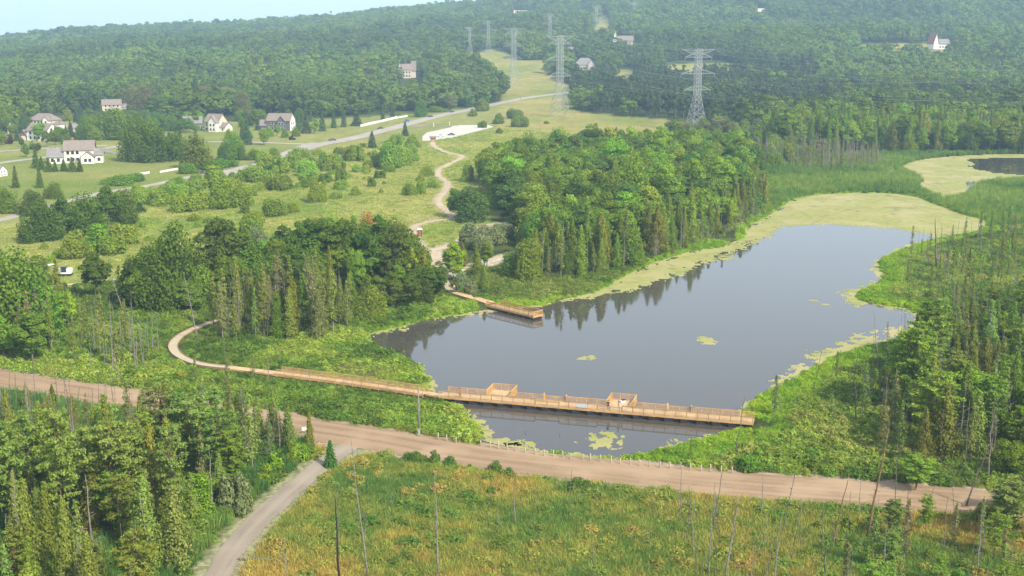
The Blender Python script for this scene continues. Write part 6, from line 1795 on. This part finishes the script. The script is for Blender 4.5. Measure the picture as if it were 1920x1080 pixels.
def hH(t):
    gable(t, -6, 8, -3, 5, 0, 6, 9.6, 'x', 'slate', 'roof_brown'); gable(t, 1, 5.6, -4.6, -3.1, 0, 6, 8.6, 'y', 'slate', 'roof_brown'); gable(t, -11, -6.1, -3, 4, 0, 3.2, 6, 'x', 'slate', 'roof_brown')
    wins(t, 's', -4.6, 1.6, 5, (1, 3.6), 2); wins(t, 's', -3, -5.6, .6, (1, 3.6), 3); wins(t, 's', -3, -10.6, -6.6, (1,), 2)
    m = MB(); m.add([(8.01, -3, 0), (8.01, 5, 0), (8.01, 5, 6), (8.01, 1, 9.5), (8.01, -3, 6)], [(0, 1, 2, 3, 4)]); part('gable_wall', m, M['siding_white'], t); wins(t, 'e', 8.02, -2, 4, (1, 3.6), 2); door(t, -2.5, -3)
house(523, 244, 66, 'slate-coloured two-storey house with brown roof and one white end wall', -.2, hH, 20)
house(-4, 330, 26, 'white gable-ended house cut by the left edge of the picture', -.4, lambda t: (gable(t, -6, 5, -3, 5, 0, 5, 8.6, 'x', 'siding_white', 'roof_grey'), wins(t, 'e', 5, -2, 4, (1, 3.4), 2), wins(t, 's', -3, -5, 4, (1, 3.4), 3)), 11)
def hI(t):
    gable(t, -4, 3, -3, 4, 0, 6.4, 10, 'x', 'siding_cream', 'roof_brown'); gable(t, -6.5, -4.1, -3, 3, 0, 8, 11, 'y', 'siding_cream', 'roof_brown'); gable(t, 3.1, 6, 1, 6, 0, 6, 12, 'x', 'siding_cream', 'roof_brown'); wins(t, 's', -3, -3.4, 2.4, (1, 3.6), 3)
house(764, 146, 34, 'cream house with stepped brown roofs in a gap of the woods left of the corridor', .1, hI, 13)
def hJ(t):
    hip(t, -8, 8, -4, 6, 0, 4.2, 9.6, 'siding_cream', 'roof_grey'); gable(t, 3, 8.2, -6, -4.1, 0, 4.4, 8.6, 'y', 'siding_cream', 'roof_grey'); wins(t, 's', -6, 4, 7.2, (1,), 1); wins(t, 's', -4, -7, 2.5, (1,), 3)
house(1096, 131, 40, 'wide grey hipped-roof house behind the second pylon', -.1, hJ, 17)
house(1067, 106, 18, 'small white house peeping from the woods above the grey hipped roof', -.2, lambda t: (gable(t, -5, 4, -3, 4, 0, 6, 10, 'x', 'siding_cream', 'roof_brown'), gable(t, -4.5, -.5, -4.5, -3.1, 0, 7, 10, 'y', 'siding_white', 'roof_brown'), wins(t, 's', -4.5, -4, -1, (1, 4), 1)), 10)
house(1165, 84, 36, 'far house with a bright white gable and pinkish roof', -.1, lambda t: (gable(t, -3, 9, -3, 4, 0, 3.6, 7, 'x', 'siding_cream', 'roof_brown'), gable(t, -6.2, -3.1, -4, 3, 0, 5, 11, 'y', 'siding_white', 'roof_brown'), wins(t, 's', -3, -2, 8, (1,), 4)), 15)
house(1098, 76, 18, 'little far house with a pink-brown roof left of the white gable', 0, lambda t: (gable(t, -6, 6, -3, 3, 0, 3.4, 6.4, 'x', 'siding_cream', 'roof_brown'), wins(t, 's', -3, -5, 5, (1,), 3)), 12)
house(1757, 92, 40, 'far white house with a red roof beside a pale field', .3, lambda t: (gable(t, -2, 9, -3, 4, 0, 4, 7, 'x', 'siding_white', 'roof_grey'), gable(t, -6, -2.1, -4, 3, 0, 5, 11, 'y', 'siding_white', 'brickwall'), wins(t, 's', -3, -1, 8, (1,), 4)), 15)
house(1427, 28, 24, 'very distant pink-orange house at the top of the forest', 0, lambda t: (gable(t, -9, 9, -3, 5, 0, 5, 9, 'x', 'brickwall', 'siding_cream'), wins(t, 's', -3, -8, 8, (1.5,), 5)), 18)
house(982, 34, 36, 'very distant pale long house in the forest, left at the top', 0, lambda t: (gable(t, -9, 9, -3, 5, 0, 4, 7, 'x', 'siding_white', 'siding_cream'), wins(t, 's', -3, -8, 8, (1.2,), 5)), 18)
house(1100, 32, 24, 'very distant pale house above the forest slit', 0, lambda t: (gable(t, -9, 9, -3, 5, 0, 3, 6, 'x', 'siding_white', 'siding_cream'), wins(t, 's', -3, -8, 8, (1,), 5)), 18)

# long white wall by the highway and the white fences of the lawn
def wall_run(a, b, h, label, cat='wall', name='white_wall', th=.3):
    P = route([a, b], 6); t = thing(name, label, cat)
    n = max(2, int(np.linalg.norm(P[-1] - P[0]) / 6)); mb = MB()
    for k in range(n):
        p = P[0] + (P[-1] - P[0]) * k / n; q = P[0] + (P[-1] - P[0]) * (k + 1) / n
        z = float(ground_z(np.array([p[0]]), np.array([p[1]]))[0]); z2 = float(ground_z(np.array([q[0]]), np.array([q[1]]))[0])
        m = MB(); m.bar((p[0], p[1], z + h / 2 - .1), (q[0], q[1], z2 + h / 2 - .1), th, h); part('panel', m, M['white'], t)
wall_run((676, 238), (744, 222), 1.7, 'long low white wall sloping beside the highway')
wall_run((744, 222), (764, 218.5), 1.2, 'short grey-white wall continuing the long white one', 'wall')
wall_run((262, 328), (280, 325), 1.0, 'short white fence left of the bushy tree on the lawn', 'fence', 'white_fence')
wall_run((300, 324), (342, 317), 1.0, 'white fence right of the bushy tree on the lawn', 'fence', 'white_fence')
wall_run((402, 306), (418, 299), 1.0, 'short white fence among the trees below the street', 'fence', 'white_fence')

# ------------------------------------------------------------------ cars
def car(px, py, lab, colr, rz, van=False):
    p = gt(px, py)
    t = thing('parked_car' if 'parked' in lab else 'car', lab, 'car', p + Vector((0, 0, .16)), rz)
    m_ = simple('car_paint', colr, tuple(v * .92 for v in colr), 1, .3, 0, .5)
    L, W, H = 4.6, 1.8, .85
    m = MB(); prof = [(-2.3, .3), (-2.25, .75), (-1.35, .86), (1.5, .9), (2.2, .8), (2.3, .35)]
    n = len(prof)
    vs = [(x, -W / 2, z) for x, z in prof] + [(x, W / 2, z) for x, z in prof]
    m.add(vs, [tuple(range(n))[::-1], tuple(range(n, 2 * n))] + [(i, i + 1, n + i + 1, n + i) for i in range(n - 1)] + [(n - 1, 0, n, 2 * n - 1)])
    part('body', m, m_, t)
    hh = 1.45 if not van else 1.75
    m = MB(); a = [(-.95, -.8, .865), (1.7 if van else 1.3, -.8, .885), (1.7 if van else 1.3, .8, .885), (-.95, .8, .865), (-.35, -.62, hh), (1.4 if van else .75, -.62, hh), (1.4 if van else .75, .62, hh), (-.35, .62, hh)]
    m.add(a, [(0, 1, 5, 4), (1, 2, 6, 5), (2, 3, 7, 6), (3, 0, 4, 7)]); part('windows', m, M['glass'], t)
    m = MB(); m.box((-.36, -.64, hh + .003), (1.41 if van else .76, .64, hh + .05)); part('roof', m, m_, t)
    for x in (-1.45, 1.45):
        for y in (-.86, .86):
            m = MB(); m.tube([(x, y - .11, .32), (x, y + .11, .32)], [.33, .33], 12); part('wheel', m, M['float'], t)
a1 = .55
for c in [(623, 264, 'dark car driving round the highway bend', (.06, .06, .08), .5), (713, 242, 'dark grey car on the highway below the long white wall', (.07, .07, .07), .9), (762, 229, 'bright blue car on the highway', (.03, .22, .42), .9, True),
          (807, 220, 'small brown car on the highway near the round shrub', (.10, .07, .06), .9), (847, 211, 'dark car high on the highway by the wood edge', (.08, .06, .06), 1.0), (977, 187, 'white car on the highway in the corridor', (.7, .7, .7), 1.1),
          (846, 254, 'dark blue parked car in the pale lot', (.04, .06, .10), .1), (826, 257, 'white parked pickup in the pale lot', (.7, .7, .72), .1), (191, 259, 'white parked van on the driveway of the street', (.75, .75, .75), .5, True), (373, 325, 'dark parked car by the trees on the lane', (.05, .06, .07), .6)]:
    car(*c)
# kiosk and things at the parking lot
p = gt(812, 266); t = thing('kiosk', 'small brown information kiosk at the head of the gravel path', 'kiosk', p, .1)
mb = MB(); mb.box((-1.5, -.1, .7), (1.5, .1, 2.4)); part('panel', mb, M['brown_wood'], t)
for s in (-1, 1): mb = MB(); mb.box((s * 1.5 - .1, -.12, -.2), (s * 1.5 + .1, .12, 2.9)); part('post', mb, M['bark'], t)
gable(t, -1.9, 1.9, -.5, .5, 2.6, 2.7, 3.3, 'x', 'brown_wood', 'roof_brown', .2)
p = gt(787, 219 + 18); 
def lamp_post(px, py, label):
    p = gt(px, py); mb = MB(); mb.tube([(0, 0, -.2), (0, 0, 2.4)], [.25, .22], 8); t = thing('gate_pillar', label, 'pillar', p); part('pillar', mb, M['white'], t)
    mb = MB(); mb.box((-.35, -.35, 2.403), (.35, .35, 2.6)); part('cap', mb, M['white'], t)
lamp_post(813, 238, 'left white pillar of the lot entrance'); lamp_post(843, 235, 'right white pillar of the lot entrance')

# ------------------------------------------------------------------ people
M['skin'] = simple('skin', (.45, .27, .19), (.42, .25, .18), 3, .6)
M['hair'] = simple('dark_hair', (.03, .022, .018), None, 3, .7)
def skin_mesh(name, verts, edges, radii, mat, parent, root_i=0):
    me = bpy.data.meshes.new(name); me.from_pydata(verts, edges, []); me.materials.append(mat)
    o = link(name, me, parent)
    sk = o.modifiers.new('skin', 'SKIN'); me.skin_vertices or None
    for i, r in enumerate(radii): me.skin_vertices[0].data[i].radius = (r, r); me.skin_vertices[0].data[i].use_root = (i == root_i)
    ss = o.modifiers.new('round', 'SUBSURF'); ss.levels = 1; ss.render_levels = 1
    return o
def person(loc, rz, label, shirt, trousers, lean=0.0, arms='down', sit=False):
    t = thing('person', label, 'person', loc, rz)
    L = lean
    hip_z = .92
    V = [(0, 0, hip_z), (0, -.04 - L * .3, 1.12), (0, -.02 - L * .7, 1.38), (0, -L, 1.50), (0, -L - .02, 1.60), (0, -L - .03, 1.70)]
    E = [(0, 1), (1, 2), (2, 3), (3, 4), (4, 5)]; Rr = [.14, .13, .155, .06, .09, .085]
    for s in (-1, 1):
        i = len(V); V += [(s * .1, 0, .86), (s * .12, -.02, .48), (s * .13, .03, .09), (s * .14, -.13, .05)]
        E += [(0, i), (i, i + 1), (i + 1, i + 2), (i + 2, i + 3)]; Rr += [.095, .065, .045, .04]
        i = len(V); sh = (s * .19, -.02 - L * .8, 1.41)
        if arms == 'rail': q = [(s * .25, -.16 - L, 1.2), (s * .16, -.42 - L, 1.13), (s * .14, -.50 - L, 1.13)]
        else: q = [(s * .26, 0 - L * .4, 1.14), (s * .27, -.1, .9), (s * .27, -.13, .82)]
        V += [sh] + q; E += [(2, i), (i, i + 1), (i + 1, i + 2), (i + 2, i + 3)]; Rr += [.06, .045, .035, .028]
        for f in range(5):   # fingers
            j = len(V); b = q[2]; V.append((b[0] + (f - 2) * .018, b[1] - (.05 if arms == 'rail' else .012), b[2] - (.03 if arms == 'rail' else .085 - abs(f - 2) * .01))); E.append((i + 3, j)); Rr.append(.009)
    skin_mesh('body', V, E, Rr, M['skin'], t)
    cl = lambda name, ids, grow, col: None
    # shirt and trousers follow the body a little outside it
    def garment(name, idx, grow, colr):
        vs = [V[i] for i in idx]; mp = {i: k for k, i in enumerate(idx)}; es = [(mp[a], mp[b]) for a, b in E if a in mp and b in mp]
        skin_mesh(name, vs, es, [Rr[i] + grow for i in idx], simple('cloth', colr, tuple(v * .8 for v in colr), 5), t)
    aL, aR = 10, 10 + 13
    garment('shirt', [0, 1, 2, 10, 11, 23, 24], .02, shirt)
    garment('trousers', [0, 6, 7, 8, 19, 20, 21], .018, trousers)
    mb = MB(); hv = (0, -L - .01, 1.73)
    mb.tube([(0, hv[1], 1.62), (0, hv[1] + .02, 1.70), (0, hv[1] + .01, 1.76), (0, hv[1], 1.80)], [.085, .105, .09, .02], 8); part('hair', mb, M['hair'], t, True)
    return t
q = WP(u_of(861), .5); person((q[0], q[1], DECK_Z + .01), ang + .1, 'person leaning on the near railing at the left end of the long boardwalk', (.35, .16, .10), (.10, .07, .06), .2, 'rail')
q = WP(u_of(1139), .45); person((q[0], q[1], DECK_Z + .01), ang + .2, 'person in dark clothes at the lower railing before the right bay', (.035, .03, .035), (.03, .03, .04), .05, 'rail')
q = WP(u_of(1159), .7); person((q[0], q[1], DECK_Z + .01), ang - .3, 'person in pale pink at the lower railing, right of the dark-clothed one', (.62, .40, .38), (.55, .52, .50), .15, 'rail')
q = gt(851, 546); person((q.x, q.y, q.z), .6, 'worker in a yellow shirt where the path meets the plank dock', (.62, .48, .05), (.10, .12, .2), .1)
q = WP((bays[1][0] + bays[1][1]) / 2, 5.2)
t = thing('cool_box', 'white cool box with a dark lid in the right boardwalk bay', 'cool box', (q[0], q[1], DECK_Z + .01), .4)
mb = MB(); mb.box((-.45, -.28, 0), (.45, .28, .42)); part('box', mb, M['white'], t)
mb = MB(); mb.box((-.2, -.3, .423), (.47, .3, .5)); part('lid', mb, M['float'], t)
q = gt(868, 551)
t = thing('lumber_pile', 'small pile of lumber beside the landward end of the plank dock', 'lumber', q, .4)
for k in range(6):
    mb = MB(); mb.box((-1.6, -.5 + .2 * (k % 3), .02 + .12 * (k // 3) * 1.0), (1.6, -.34 + .2 * (k % 3), .12 + .12 * (k // 3))); part('plank', mb, M['wood'], t)

# ------------------------------------------------------------------ the air
hz = bpy.data.materials.new('haze_air'); hz.use_nodes = True; nt = hz.node_tree; nt.nodes.clear()
out = nt.nodes.new('ShaderNodeOutputMaterial'); pv = nt.nodes.new('ShaderNodeVolumePrincipled')
pv.inputs['Color'].default_value = (.50, .74, 1.0, 1); pv.inputs['Density'].default_value = 0.00016; pv.inputs['Anisotropy'].default_value = 0.0
nt.links.new(pv.outputs[0], out.inputs['Volume'])
zt = float(max(Z.max() if hasattr(Z, 'max') else 200, 200)) + 80
mb = MB(); mb.box((-9000, -400, -6), (9000, 8200, zt))
o = link('haze', mb.mesh('haze', hz)); o['kind'] = 'stuff'; o['label'] = 'thin summer haze filling the air over the valley'; o['category'] = 'haze'
